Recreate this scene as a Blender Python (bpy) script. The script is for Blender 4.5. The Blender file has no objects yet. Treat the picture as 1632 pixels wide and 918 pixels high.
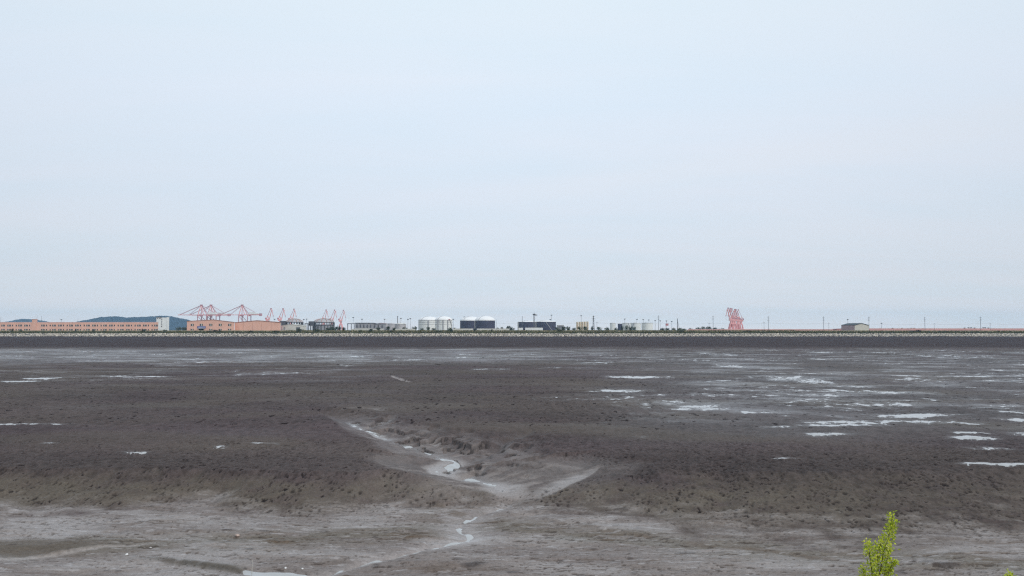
import bpy, math, random
import numpy as np
from mathutils import Vector
random.seed(7); RNG = np.random.default_rng(11)
C = bpy.context.scene.collection
R = math.radians

# ------------------------------------------------------------------ camera, sky, sun, exposure
F = 1256.0                       # focal length in pixels of a 1632 px wide frame
HOR = 526.0
PITCH = math.atan((HOR - 459) / F)
CAMZ = 7.0
cam = bpy.data.cameras.new('camera'); cam.sensor_width = 36; cam.lens = 36 * F / 1632
cam.clip_start = 0.1; cam.clip_end = 30000
camo = bpy.data.objects.new('camera', cam); C.objects.link(camo)
camo.location = (0, 0, CAMZ); camo.rotation_euler = (math.pi / 2 + PITCH, 0, 0)
sc = bpy.context.scene; sc.camera = camo
sc.view_settings.view_transform = 'Standard'; sc.view_settings.look = 'None'
sc.view_settings.gamma = 1; sc.view_settings.use_curve_mapping = False
sc.view_settings.exposure = 0.0
sc.cycles.max_bounces = 6; sc.cycles.volume_bounces = 1
sc.cycles.use_denoising = False; sc.cycles.filter_width = 1.25

SUN_EL, SUN_AZ = R(36), R(132)   # azimuth from +Y towards +X: behind the camera, to the right
w = bpy.data.worlds.new('World'); sc.world = w; w.use_nodes = True
nt = w.node_tree; nt.nodes.clear()
N = lambda t, **k: (lambda n: ([setattr(n, a, b) for a, b in k.items()], n)[1])(nt.nodes.new(t))
L = lambda a, b: nt.links.new(a, b)
out = N('ShaderNodeOutputWorld'); bg = N('ShaderNodeBackground'); bg.inputs['Strength'].default_value = 0.1
sky = N('ShaderNodeTexSky'); sky.sky_type = 'NISHITA'; sky.sun_disc = False
sky.sun_elevation = SUN_EL; sky.sun_rotation = SUN_AZ; sky.dust_density = 2.5
tc = N('ShaderNodeTexCoord'); sep = N('ShaderNodeSeparateXYZ'); L(tc.outputs['Generated'], sep.inputs[0])
ramp = N('ShaderNodeValToRGB'); L(sep.outputs['Z'], ramp.inputs[0])
def lin(c): return tuple(((v/255)/12.92 if v/255 <= .04045 else ((v/255+.055)/1.055)**2.4) for v in c)
els = ramp.color_ramp.elements
stops = [(0.0, (252,250,250)), (0.015, (246,247,249)), (0.04, (233,239,245)), (0.07, (228,235,243)), (0.16, (228,238,249)), (0.28, (231,243,255)), (0.40, (234,246,255)), (1.0, (235,246,255))]
els[0].position = stops[0][0]; els[0].color = lin(stops[0][1]) + (1,)
els[1].position = stops[-1][0]; els[1].color = lin(stops[-1][1]) + (1,)
for p, c in stops[1:-1]:
    e = els.new(p); e.color = lin(c) + (1,)
def wmath(op, a, b=None, c=None):
    n = N('ShaderNodeMath', operation=op)
    for i, v in enumerate((a, b, c)):
        if v is None: continue
        if isinstance(v, (int, float)): n.inputs[i].default_value = v
        else: L(v, n.inputs[i])
    return n.outputs[0]
# thin cloud veil, laid out on a flat layer overhead
zz = wmath('ADD', wmath('MAXIMUM', sep.outputs['Z'], 0.0), 0.10)
cmb = N('ShaderNodeCombineXYZ')
L(wmath('DIVIDE', sep.outputs['X'], zz), cmb.inputs[0]); L(wmath('DIVIDE', sep.outputs['Y'], zz), cmb.inputs[1])
mp = N('ShaderNodeMapping'); L(cmb.outputs[0], mp.inputs[0])
mp.inputs['Rotation'].default_value = (0, 0, R(-14)); mp.inputs['Scale'].default_value = (0.55, 1.5, 1)
n1 = N('ShaderNodeTexNoise'); L(mp.outputs[0], n1.inputs['Vector']); n1.inputs['Scale'].default_value = 0.8
n1.inputs['Detail'].default_value = 6; n1.inputs['Roughness'].default_value = 0.55; n1.inputs['Distortion'].default_value = 0.4
n2 = N('ShaderNodeTexNoise'); L(mp.outputs[0], n2.inputs['Vector']); n2.inputs['Scale'].default_value = 0.45
n2.inputs['Detail'].default_value = 3
lilac = N('ShaderNodeMix', data_type='RGBA', blend_type='MULTIPLY'); lilac.inputs[0].default_value = 1
tint = N('ShaderNodeValToRGB'); L(n1.outputs['Fac'], tint.inputs[0])
te = tint.color_ramp.elements
te[0].position = 0.32; te[0].color = (0.955, 0.985, 1.0, 1); te[1].position = 0.68; te[1].color = (1.03, 1.0, 1.0, 1)
L(ramp.outputs[0], lilac.inputs[6]); L(tint.outputs[0], lilac.inputs[7])
# one long faint streak of cloud that climbs to the right
bc = wmath('SUBTRACT', sep.outputs['Z'], wmath('MULTIPLY_ADD', sep.outputs['X'], 0.10, wmath('MULTIPLY_ADD', n2.outputs['Fac'], 0.03, 0.158)))
gz = wmath('MULTIPLY', wmath('EXPONENT', wmath('MULTIPLY', wmath('POWER', wmath('DIVIDE', bc, 0.018), 2.0), -1.0)), wmath('MULTIPLY', n1.outputs['Fac'], 1.0))
fx = N('ShaderNodeMapRange', interpolation_type='SMOOTHSTEP'); fx.inputs[1].default_value = -0.12; fx.inputs[2].default_value = 0.15; L(sep.outputs['X'], fx.inputs[0])
pink = N('ShaderNodeMix', data_type='RGBA'); L(wmath('MULTIPLY', wmath('MINIMUM', gz, 0.45), fx.outputs[0]), pink.inputs[0])
L(lilac.outputs[2], pink.inputs[6]); pink.inputs[7].default_value = lin((234, 240, 249)) + (1,)
sc10 = N('ShaderNodeVectorMath', operation='SCALE'); L(pink.outputs[2], sc10.inputs[0]); L(wmath('MULTIPLY', wmath('SUBTRACT', 1.0, wmath('MULTIPLY', wmath('MULTIPLY', sep.outputs['X'], sep.outputs['X']), 0.22)), 10.0), sc10.inputs['Scale'])
mx = N('ShaderNodeMix', data_type='RGBA'); mx.inputs[0].default_value = 0.94
L(sky.outputs[0], mx.inputs[6]); L(sc10.outputs[0], mx.inputs[7])
L(mx.outputs[2], bg.inputs['Color']); L(bg.outputs[0], out.inputs['Surface'])

sun = bpy.data.lights.new('sun', 'SUN'); sun.energy = 1.5; sun.angle = R(12); sun.color = (1.0, 0.96, 0.90)
suno = bpy.data.objects.new('sun', sun); C.objects.link(suno); suno.location = (40, -40, 60)
sd = Vector((math.sin(SUN_AZ) * math.cos(SUN_EL), math.cos(SUN_AZ) * math.cos(SUN_EL), math.sin(SUN_EL)))
suno.rotation_euler = sd.to_track_quat('Z', 'Y').to_euler()

# ------------------------------------------------------------------ helpers
def at(px, py, Y):
    """the point at depth Y that the photograph shows at pixel px, py"""
    dx, dy = (px - 816) / F, (459 - py) / F
    fy = math.cos(PITCH) - dy * math.sin(PITCH); fz = math.sin(PITCH) + dy * math.cos(PITCH)
    return Vector((Y * dx / fy, Y, CAMZ + Y * fz / fy))
def gnd(px, py, z=0.0):
    dx, dy = (px - 816) / F, (459 - py) / F
    fy = math.cos(PITCH) - dy * math.sin(PITCH); fz = math.sin(PITCH) + dy * math.cos(PITCH)
    t = (z - CAMZ) / fz
    return (t * dx, t * fy)

def mat(name, col, rough=0.7, var=0.15, scale=1.0, spec=0.3, metal=0.0, translucent=0.0, stretch=(1, 1, 1), bump=0.0):
    m = bpy.data.materials.new(name); m.use_nodes = True; t = m.node_tree; b = t.nodes['Principled BSDF']
    b.inputs['Roughness'].default_value = rough; b.inputs['Specular IOR Level'].default_value = spec; b.inputs['Metallic'].default_value = metal
    tcn = t.nodes.new('ShaderNodeTexCoord'); mpn = t.nodes.new('ShaderNodeMapping'); mpn.inputs['Scale'].default_value = stretch
    nz = t.nodes.new('ShaderNodeTexNoise'); nz.inputs['Scale'].default_value = scale; nz.inputs['Detail'].default_value = 5
    t.links.new(tcn.outputs['Object'], mpn.inputs[0]); t.links.new(mpn.outputs[0], nz.inputs['Vector'])
    mr = t.nodes.new('ShaderNodeMapRange'); mr.inputs[1].default_value = 0.3; mr.inputs[2].default_value = 0.7
    mr.inputs[3].default_value = 1 - var; mr.inputs[4].default_value = 1 + var
    t.links.new(nz.outputs['Fac'], mr.inputs[0])
    vm = t.nodes.new('ShaderNodeVectorMath'); vm.operation = 'SCALE'; vm.inputs[0].default_value = col
    t.links.new(mr.outputs[0], vm.inputs['Scale']); t.links.new(vm.outputs[0], b.inputs['Base Color'])
    if bump:
        bp = t.nodes.new('ShaderNodeBump'); bp.inputs['Strength'].default_value = bump; bp.inputs['Distance'].default_value = 0.1
        t.links.new(nz.outputs['Fac'], bp.inputs['Height']); t.links.new(bp.outputs[0], b.inputs['Normal'])
    if translucent:
        tr = t.nodes.new('ShaderNodeBsdfTranslucent'); t.links.new(vm.outputs[0], tr.inputs[0])
        ms = t.nodes.new('ShaderNodeMixShader'); ms.inputs[0].default_value = translucent
        o = t.nodes['Material Output']
        t.links.new(b.outputs[0], ms.inputs[1]); t.links.new(tr.outputs[0], ms.inputs[2]); t.links.new(ms.outputs[0], o.inputs[0])
    return m

def tag(o, label=None, cat=None, group=None, kind=None):
    if label: o['label'] = label
    if cat: o['category'] = cat
    if group: o['group'] = group
    if kind: o['kind'] = kind
    return o
def thing(name, loc, label, cat, group=None, rz=0):
    o = bpy.data.objects.new(name, None); C.objects.link(o); o.location = loc; o.rotation_euler = (0, 0, rz)
    o.empty_display_size = 1
    return tag(o, label, cat, group)
def copy_tree(o, parent=None):
    c = o.copy(); C.objects.link(c)
    if parent: c.parent = parent
    for ch in list(o.children): copy_tree(ch, c)
    return c

class MB:
    def __init__(s): s.v = []; s.f = []; s.m = []; s.cur = 0
    def add(s, vs, fs):
        k = len(s.v); s.v += [tuple(p) for p in vs]
        for f in fs: s.f.append([k + i for i in f]); s.m.append(s.cur)
        return s
    def box(s, x0, x1, y0, y1, z0, z1):
        v = [(x, y, z) for z in (z0, z1) for y in (y0, y1) for x in (x0, x1)]
        return s.add(v, [(0,2,3,1), (4,5,7,6), (0,1,5,4), (2,6,7,3), (0,4,6,2), (1,3,7,5)])
    def bar(s, a, b, w, h=None):
        h = h or w; a = Vector(a); b = Vector(b); d = (b - a).normalized()
        u = d.cross(Vector((0, 0, 1)))
        if u.length < 1e-3: u = Vector((1, 0, 0))
        u.normalize(); n = u.cross(d)
        v = [p + u * (sx * w / 2) + n * (sz * h / 2) for p in (a, b) for sx, sz in ((-1,-1), (1,-1), (1,1), (-1,1))]
        return s.add(v, [(3,2,1,0), (4,5,6,7), (0,1,5,4), (1,2,6,5), (2,3,7,6), (3,0,4,7)])
    def tube(s, a, b, r0, r1=None, n=8):
        r1 = r0 if r1 is None else r1; a = Vector(a); b = Vector(b); d = (b - a).normalized()
        u = d.cross(Vector((0, 0, 1)))
        if u.length < 1e-3: u = Vector((1, 0, 0))
        u.normalize(); q = u.cross(d); v = []
        for p, r in ((a, r0), (b, r1)):
            for i in range(n):
                an = 2 * math.pi * i / n; v.append(p + u * (r * math.cos(an)) + q * (r * math.sin(an)))
        return s.add(v, [(i, (i+1) % n, n + (i+1) % n, n + i) for i in range(n)] + [tuple(range(n-1, -1, -1)), tuple(range(n, 2*n))])
    def lathe(s, prof, n=48, c=(0, 0, 0)):
        v = []; fs = []
        for r, z in prof:
            for i in range(n):
                a = 2 * math.pi * i / n; v.append((c[0] + r * math.cos(a), c[1] + r * math.sin(a), c[2] + z))
        for j in range(len(prof) - 1):
            for i in range(n):
                fs.append((j*n + i, j*n + (i+1) % n, (j+1)*n + (i+1) % n, (j+1)*n + i))
        return s.add(v, fs)
    def prism(s, poly, y0, y1):
        """poly of (x, z), extruded along y"""
        n = len(poly); v = [(x, y0, z) for x, z in poly] + [(x, y1, z) for x, z in poly]
        return s.add(v, [tuple(range(n)), tuple(range(2*n - 1, n - 1, -1))] + [(i, n + i, n + (i+1) % n, (i+1) % n) for i in range(n)])
    def ball(s, c, r, n=8, sz=1.0):
        pr = [(max(1e-3, r * math.sin(math.pi * k / 6)), -r * sz * math.cos(math.pi * k / 6)) for k in range(7)]
        return s.lathe(pr, n, c)
    def build(s, name, mats, parent=None, smooth=False):
        me = bpy.data.meshes.new(name); me.from_pydata(s.v, [], s.f)
        if not isinstance(mats, (list, tuple)): mats = [mats]
        for m in mats: me.materials.append(m)
        me.polygons.foreach_set('material_index', s.m)
        if smooth:
            me.polygons.foreach_set('use_smooth', [True] * len(s.f))
            me.set_sharp_from_angle(angle=R(35))
        me.update(); o = bpy.data.objects.new(name, me); C.objects.link(o)
        if parent: o.parent = parent
        return o

def np_mesh(name, v, f, mats, smooth=False, midx=None, fn=4):
    me = bpy.data.meshes.new(name); nv, nf = len(v), len(f)
    me.vertices.add(nv); me.vertices.foreach_set('co', np.asarray(v, np.float32).ravel())
    me.loops.add(nf * fn); me.loops.foreach_set('vertex_index', np.asarray(f, np.int32).ravel())
    me.polygons.add(nf); me.polygons.foreach_set('loop_start', np.arange(0, nf * fn, fn, dtype=np.int32))
    if not isinstance(mats, (list, tuple)): mats = [mats]
    for m in mats: me.materials.append(m)
    if midx is not None: me.polygons.foreach_set('material_index', np.asarray(midx, np.int32))
    if smooth: me.polygons.foreach_set('use_smooth', np.ones(nf, bool))
    me.update(calc_edges=True); me.validate()
    o = bpy.data.objects.new(name, me); C.objects.link(o); return o

# ------------------------------------------------------------------ numpy noise
def _hash(ix, iy, seed):
    h = (ix.astype(np.int64) * 374761393 + iy.astype(np.int64) * 668265263 + seed * 1442695041) & 0xFFFFFFFF
    h = ((h ^ (h >> 13)) * 1274126177) & 0xFFFFFFFF
    h = ((h ^ (h >> 16)) * 2246822519) & 0xFFFFFFFF
    return ((h ^ (h >> 15)) & 0xFFFFFF).astype(np.float32) / np.float32(0xFFFFFF)
def pnoise(x, y, seed=0):
    x = np.asarray(x, np.float32); y = np.asarray(y, np.float32)
    x0 = np.floor(x); y0 = np.floor(y); fx = x - x0; fy = y - y0
    x0 = x0.astype(np.int64); y0 = y0.astype(np.int64)
    u = fx*fx*fx*(fx*(fx*6-15)+10); v = fy*fy*fy*(fy*(fy*6-15)+10)
    def g(i, j):
        a = _hash(x0 + i, y0 + j, seed) * np.float32(2 * math.pi)
        return np.cos(a) * (fx - i) + np.sin(a) * (fy - j)
    a = g(0, 0); b = g(1, 0); c = g(0, 1); d = g(1, 1)
    return ((a + (b - a) * u) + ((c + (d - c) * u) - (a + (b - a) * u)) * v) * 1.5
def fbm(x, y, seed=0, oct=4, gain=0.5):
    s = 0; a = 1.0; t = 0
    for k in range(oct):
        s = s + a * pnoise(x * 2**k, y * 2**k, seed + 17 * k); t += a; a *= gain
    return s / t
def sstep(a, b, x):
    t = np.clip((x - a) / (b - a), 0, 1); return t * t * (3 - 2 * t)
def worley(x, y, seed, prob):
    """distance to and size of the nearest of the random spots (one per cell with probability prob)"""
    ix = np.floor(x).astype(np.int64); iy = np.floor(y).astype(np.int64); best = np.full(x.shape, 9.0, np.float32)
    for i in (-1, 0, 1):
        for j in (-1, 0, 1):
            cx, cy = ix + i, iy + j
            dx = cx + _hash(cx, cy, seed) - x; dy = cy + _hash(cx, cy, seed + 1) - y
            r = 0.35 + 0.9 * _hash(cx, cy, seed + 2)**2
            d = np.sqrt(dx*dx + dy*dy) / r
            d = np.where(_hash(cx, cy, seed + 3) < prob, d, 9.0)
            best = np.minimum(best, d)
    return best
def pline(x, y, pts):
    """distance to a polyline, and the parameter 0..1 along it, and the side (+ right of travel)"""
    P = np.asarray(pts, np.float64); seg = np.hypot(*(P[1:] - P[:-1]).T); cum = np.concatenate([[0], np.cumsum(seg)]); tot = cum[-1]
    bd = np.full(x.shape, 1e9, np.float32); bs = np.zeros(x.shape, np.float32)
    for k in range(len(seg)):
        ax, ay = P[k]; bx, by = P[k+1] - P[k]
        t = np.clip(((x - ax) * bx + (y - ay) * by) / (seg[k]**2), 0, 1)
        d = np.hypot(x - ax - t * bx, y - ay - t * by)
        m = d < bd; bd = np.where(m, d, bd); bs = np.where(m, (cum[k] + t * seg[k]) / tot, bs)
    return bd.astype(np.float32), bs.astype(np.float32)

# ------------------------------------------------------------------ the mud flat
ROWS, COLS = 1350, 1120
q = np.linspace(13.0**-0.5, 738.0**-0.5, ROWS); Yr = q**-2
u = np.concatenate([np.linspace(-2.4, -0.78, 36)[:-1], np.linspace(-0.78, 0.78, COLS), np.linspace(0.78, 2.4, 36)[1:]])
COLS = len(u)
GY = np.repeat(Yr[:, None], COLS, 1).astype(np.float32); GX = (Yr[:, None] * u[None, :]).astype(np.float32)
X, Y = GX.ravel(), GY.ravel()

CH = -0.95     # level of the drained channel in the foreground
G = lambda pts, z: [gnd(a, b, z) for a, b in pts]
# plateau edge and foot of its slope
ed = 40.2 + 2.2 * fbm(X / 8, Y / 30, 5, 3) + 1.1 * fbm(X / 2.2, Y / 4, 8, 3)
wd = 4.2 + 4.8 * sstep(2, 11, X) + 2.4 * fbm(X / 6, Y / 20, 4, 3)
t = np.clip((ed - Y) / wd, 0, 1)
prof = t**1.0 * (1 - 0.35 * (1 - t))            # steeper lip on top, fading foot
prof = 1 - (1 - t)**1.6
z_base = CH * prof
tt = (ed - Y) / wd
slope_face = sstep(0.0, 0.45, t + 0.25 * fbm(X / 2.5, Y / 2.5, 6, 3)) * (1 - sstep(0.80, 1.35, tt)) * (t > 0)
in_ch = sstep(0.72, 1.0, t)
# wide low swells of the flat
swell = 0.16 * fbm(X / 26, Y / 15, 21, 3) + 0.30 * fbm(X / 90, Y / 45, 22, 2) * sstep(60, 140, Y)
swell *= sstep(-2, 14, Y - ed)
far_rise = 1.1 * sstep(330, 735, Y)
# main gully
val = G([(500, 655), (545, 664), (572, 676)], -0.2) + G([(600, 690), (636, 702)], -0.4) + G([(684, 719), (724, 729)], -0.52) + G([(694, 741), (714, 750)], -0.62) + G([(752, 762), (786, 769), (808, 782)], -0.8) + G([(818, 796)], CH)
wob = 0.30 * fbm(X / 1.6, Y / 2.2, 31, 4)
vd, vs = pline(X + wob, Y + wob * 1.3, val)
left = np.zeros_like(X)
vx = np.interp(Y, [p[1] for p in val[::-1]], [p[0] for p in val[::-1]]).astype(np.float32)
right_side = X > vx
vfloor = -0.16 + (CH + 0.12) * np.clip(vs, 0, 1)**0.75
vw = np.where(right_side, 1.6 + 7.6 * vs**1.15, 1.0 + 4.2 * vs**1.3) * (1 + 0.3 * fbm(X / 3.5, Y / 3.5, 35, 2))
vfl = 0.15 + 0.35 * vs                           # half width of the flat floor
k = np.clip((vd - vfl) / vw, 0, 1)
vprof = k**0.85
kq = k * 4.0 + 0.75 * fbm(X / 2.2, Y / 3.4, 171, 3); kf = kq - np.floor(kq)
bench = (np.floor(kq) + sstep(0.55, 0.95, kf)) / 4.0
vprof = vprof + (np.clip(bench, 0, 1.05) - vprof) * np.where(right_side, 0.75, 0.25) * sstep(0.02, 0.10, vs) * (1 - 0.7 * sstep(0.75, 0.97, vs)) * (1 - sstep(0.85, 1.0, k))
z_val = vfloor + (0.0 - vfloor) * vprof + np.where(k >= 1, 1.0, 0.0)
z = np.minimum(z_base, z_val)
in_val = (1 - sstep(0.55, 1.0, k)) * sstep(0.0, 0.05, vs) * (1 - 0.9 * sstep(0.93, 1.0, vs))
# side gully on the right of the mouth
sg = G([(978, 738), (948, 750), (925, 756), (893, 766), (858, 776)], -0.35) + G([(824, 792)], CH)
sdist, ss = pline(X + 0.3 * wob, Y + 0.5 * wob, sg)
sz = -0.06 + (CH + 0.08) * ss**0.8
_o = np.argsort([p[0] for p in sg]); syl = np.interp(X, [sg[i][0] for i in _o], [sg[i][1] for i in _o])
far_side = sstep(-0.15, 0.15, Y - syl)
kk = np.clip((sdist - 0.03 - 0.22 * np.sin(ss**1.3 * 3.1)**2 * (0.4 + far_side) + 0.30 * fbm(X / 1.3, Y / 1.6, 37, 4)) / (0.20 + ss * (0.5 + 2.2 * far_side)), 0, 1)
z = np.minimum(z, sz + (0.02 - sz) * kk**0.9 + np.where(kk >= 1, 1.0, 0.0))
in_sg = (1 - sstep(0.0, 0.6, kk)) * sstep(0.0, 0.5, ss) * (1 - 0.5 * sstep(0.75, 1.0, ss))
# small far slit, shallow feeder runnels into the gully
def runnel(pts, zz, w, dep, seed):
    global z
    d, s = pline(X + 0.25 * pnoise(X / 1.5, Y / 1.5, seed), Y + 0.4 * pnoise(X / 2, Y / 3, seed + 1), G(pts, zz))
    ta = np.sin(np.clip(s, 0.02, 0.98) * math.pi)**0.4
    m = np.exp(-(d / (w * ta))**2); z = z - dep * m * ta; return m * ta
slit = runnel([(622, 595), (634, 602), (648, 606), (662, 610)], 0, 0.55, 0.30, 41)
f1 = runnel([(850, 688), (800, 702), (765, 714), (732, 727)], -0.2, 0.7, 0.34, 43)
f2 = runnel([(632, 664), (604, 671), (576, 677)], -0.15, 0.6, 0.25, 45)
f3 = runnel([(545, 652), (585, 650), (612, 655)], 0.0, 0.9, 0.2, 47)
f4 = runnel([(640, 700), (690, 692), (712, 702)], -0.1, 0.45, 0.25, 49)
f5 = runnel([(722, 752), (748, 746), (772, 738)], -0.5, 0.35, 0.25, 51)
f6 = runnel([(60, 745), (45, 770), (70, 800)], -0.3, 0.9, 0.16, 53)
f7 = runnel([(1160, 735), (1150, 765), (1152, 800)], -0.3, 0.7, 0.15, 55)
feeders = np.clip(f1 + f2 + f3 + f4 + f5, 0, 1)
edge0 = fbm(X / 0.9, Y / 0.5, 144, 3)
# stream on the channel floor
stream = G([(818, 796), (806, 804), (770, 816), (738, 828), (731, 838), (748, 850), (742, 858), (700, 868), (640, 882), (590, 892), (540, 904), (500, 914), (440, 922)], CH)
std, sts = pline(X + 0.22 * fbm(X / 0.9, Y / 0.9, 61, 3), Y + 0.5 * fbm(X / 1.3, Y / 1.3, 62, 3), stream)
bedw = 0.35 + 0.85 * np.exp(-((sts - 0.38) / 0.16)**2) + 0.25 * np.exp(-((sts - 0.02) / 0.08)**2)
bed = np.exp(-(std / bedw)**2)
z = z - 0.10 * bed - 0.05 * np.exp(-(std / 0.12)**2)
# channel floor: gentle banks, ledges and a hollow with a pool at the left bottom
ch_sw = 0.10 * fbm(X / 7 + Y / 14, Y / 3.2, 71, 3)
z = z + ch_sw * in_ch * (1 - bed)
def ledge(pts, hgt, soft, seed):
    """a low step of the mud along a line, down on its near side"""
    global z
    P = G(pts, CH); xs = [p[0] for p in P]; ys = [p[1] for p in P]
    yl = np.interp(X, xs, ys).astype(np.float32) + 0.16 * fbm(X / 2.6, X * 0 + seed, seed, 3)
    inside = sstep(xs[0] - 0.4, xs[0] + 2.6, X) * (1 - sstep(xs[-1] - 2.6, xs[-1] + 0.4, X)) * sstep(-0.5, 0.1, fbm(X / 1.8, X * 0 + seed + .5, seed + 40, 3))
    z = z + hgt * inside * sstep(-soft, soft, Y - yl) * np.exp(-np.clip(Y - yl, 0, 99) / 2.2)
    return inside * np.exp(-((Y - yl) / 0.22)**2)
_y1 = np.interp(X, [p[0] for p in G([(-60, 893), (60, 886), (170, 872), (250, 866)], CH)], [p[1] for p in G([(-60, 893), (60, 886), (170, 872), (250, 866)], CH)]) - 0.10 + 0.16 * fbm(X / 2.6, X * 0 + 73, 73, 3)
l1n = np.exp(-((Y - _y1) / 0.16)**2) * sstep(gnd(280, 866, CH)[0], gnd(200, 870, CH)[0], X)
l1 = ledge([(-60, 893), (60, 886), (170, 872), (260, 866)], 0.10, 0.12, 73)
l2 = ledge([(200, 887), (300, 898), (390, 908), (480, 913)], 0.12, 0.15, 74)
l3 = ledge([(830, 822), (900, 836), (1000, 850), (1100, 866), (1240, 888)], 0.08, 0.15, 75)
l4 = ledge([(1090, 862), (1200, 876), (1330, 892), (1420, 905)], 0.07, 0.12, 76)
l5 = ledge([(150, 852), (300, 850), (420, 856), (520, 846)], 0.07, 0.15, 77)
pool_c = gnd(455, 921, CH - 0.12); 
pd = np.hypot((X - pool_c[0]) / 1.9, (Y - pool_c[1] + 0.26 * (X - pool_c[0])) / 0.5) + 0.25 * edge0
z = z - 0.22 * np.exp(-pd**2)
# the foot of the near embankment
z = z + 0.9 * sstep(22.0, 14.0, Y)
z = z + swell * (1 - in_val) + far_rise
zlow = z.copy()                                   # smooth surface: water stands relative to this

# ---- small relief
rough = np.clip(1 - in_ch - 0.8 * in_val - 0.8 * in_sg, 0, 1)
ero = fbm(X / 3.0, Y / 6.0, 81, 3)
rel = 0.060 * fbm(X / 0.50, Y / 0.60, 83, 3, 0.7) + 0.07 * fbm(X / 2.4, Y / 2.0, 84, 3) + 0.10 * fbm(X / 9.0, Y / 6.0, 89, 2)
lam = sstep(330, 150, Y)
relief = rel * (0.35 + 0.65 * rough) * (0.4 + 0.6 * lam)
# torn banks inside the gully
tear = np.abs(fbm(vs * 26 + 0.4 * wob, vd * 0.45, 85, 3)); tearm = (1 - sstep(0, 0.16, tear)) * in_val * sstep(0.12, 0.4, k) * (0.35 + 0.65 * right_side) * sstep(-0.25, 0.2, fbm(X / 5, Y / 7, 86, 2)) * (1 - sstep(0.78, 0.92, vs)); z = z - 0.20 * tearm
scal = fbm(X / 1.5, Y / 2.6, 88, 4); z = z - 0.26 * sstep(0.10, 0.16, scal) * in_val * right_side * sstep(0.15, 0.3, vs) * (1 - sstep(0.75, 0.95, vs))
# fine current-drawn ripples of the channel floor
rip = fbm(X / 1.6 + Y / 5, Y / 0.28, 87, 4, 0.6)
tq = 7.0 * fbm(X / 5.5 - Y / 9, Y / 1.25, 173, 4, 0.5) + 2.0 * fbm(X / 1.2, Y / 0.5, 175, 3); tf = tq - np.floor(tq)
steps = np.floor(tq) + sstep(0.62, 1.0, tf)
relief = relief + (0.010 * rip + 0.022 * steps * sstep(-0.35, 0.2, fbm(X / 4, Y / 2, 177, 3))) * in_ch * (1 - bed) + 0.013 * fbm(X / 0.30, Y / 0.25, 179, 3, 0.6) * in_ch * (1 - 0.8 * bed)
# crab burrows and clods
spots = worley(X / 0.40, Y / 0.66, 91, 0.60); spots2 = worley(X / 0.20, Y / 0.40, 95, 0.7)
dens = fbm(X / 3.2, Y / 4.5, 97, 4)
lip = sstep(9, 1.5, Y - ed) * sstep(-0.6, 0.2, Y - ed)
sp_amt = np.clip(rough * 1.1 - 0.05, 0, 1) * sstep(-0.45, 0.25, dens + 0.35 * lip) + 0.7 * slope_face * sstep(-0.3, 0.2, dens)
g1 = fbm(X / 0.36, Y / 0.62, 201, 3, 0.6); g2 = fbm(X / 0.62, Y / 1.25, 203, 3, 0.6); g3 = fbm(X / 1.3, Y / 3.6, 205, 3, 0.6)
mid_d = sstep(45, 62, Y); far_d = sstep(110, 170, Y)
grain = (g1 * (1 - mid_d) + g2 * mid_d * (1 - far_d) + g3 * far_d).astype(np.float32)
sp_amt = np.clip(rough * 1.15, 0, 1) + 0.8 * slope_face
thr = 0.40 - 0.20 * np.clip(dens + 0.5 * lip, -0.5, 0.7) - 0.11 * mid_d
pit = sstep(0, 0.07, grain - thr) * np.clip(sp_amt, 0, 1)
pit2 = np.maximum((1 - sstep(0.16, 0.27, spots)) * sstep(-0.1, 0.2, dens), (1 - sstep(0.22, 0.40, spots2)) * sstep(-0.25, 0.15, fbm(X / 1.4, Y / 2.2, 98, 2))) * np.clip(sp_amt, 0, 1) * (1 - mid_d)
relief = relief - 0.05 * pit - 0.05 * pit2 + 0.05 * grain * rough * (1 - far_d)
z = z + relief

# ---- standing water: level relative to the smooth surface
wl = np.full(X.shape, -0.5, np.float32)
pat = fbm(X / 2.6, Y / 3.0, 101, 5, 0.6); big = fbm(X / 26, Y / 34, 103, 3)
patf = 0.5 * pat + 0.9 * fbm(X / 1.3, Y / 1.5, 105, 4, 0.62)
PX = 816 + F * X / Y; PY = HOR + F * CAMZ / Y      # only used to place the wet regions where they lie on the flat
wx = X / Y
reg_right = sstep(0.03, 0.30, wx + 0.08 * big) * sstep(44, 75, Y) * sstep(330, 200, Y)
reg_left = sstep(-0.12, -0.22, wx) * sstep(100, 118, Y) * sstep(300, 215, Y)
reg_mid = sstep(165, 190, Y) * sstep(330, 280, Y)
reg = np.clip(reg_right + 0.6 * reg_left + 0.8 * reg_mid, 0, 1)
wl = np.maximum(wl, np.where(reg > 0.02, -0.163 + 0.085 * reg + 0.12 * patf + 0.10 * big, -0.5))
def puddle(px, py, hw, hh, lev=0.03, zz=0.0):
    global wl
    cx, cy = gnd(px, py, zz); sx = hw / F * cy; sy = 0.78 * hh * cy * cy / (F * (CAMZ - zz))
    sy = max(sy, 0.25 if zz == 0 else 0.09)
    r2 = ((X - cx) / sx)**2 + ((Y - cy) / sy)**2
    wl = np.maximum(wl, lev * 0.35 - max(lev - 0.005, 0.02) * r2 + 0.105 * patf)
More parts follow.
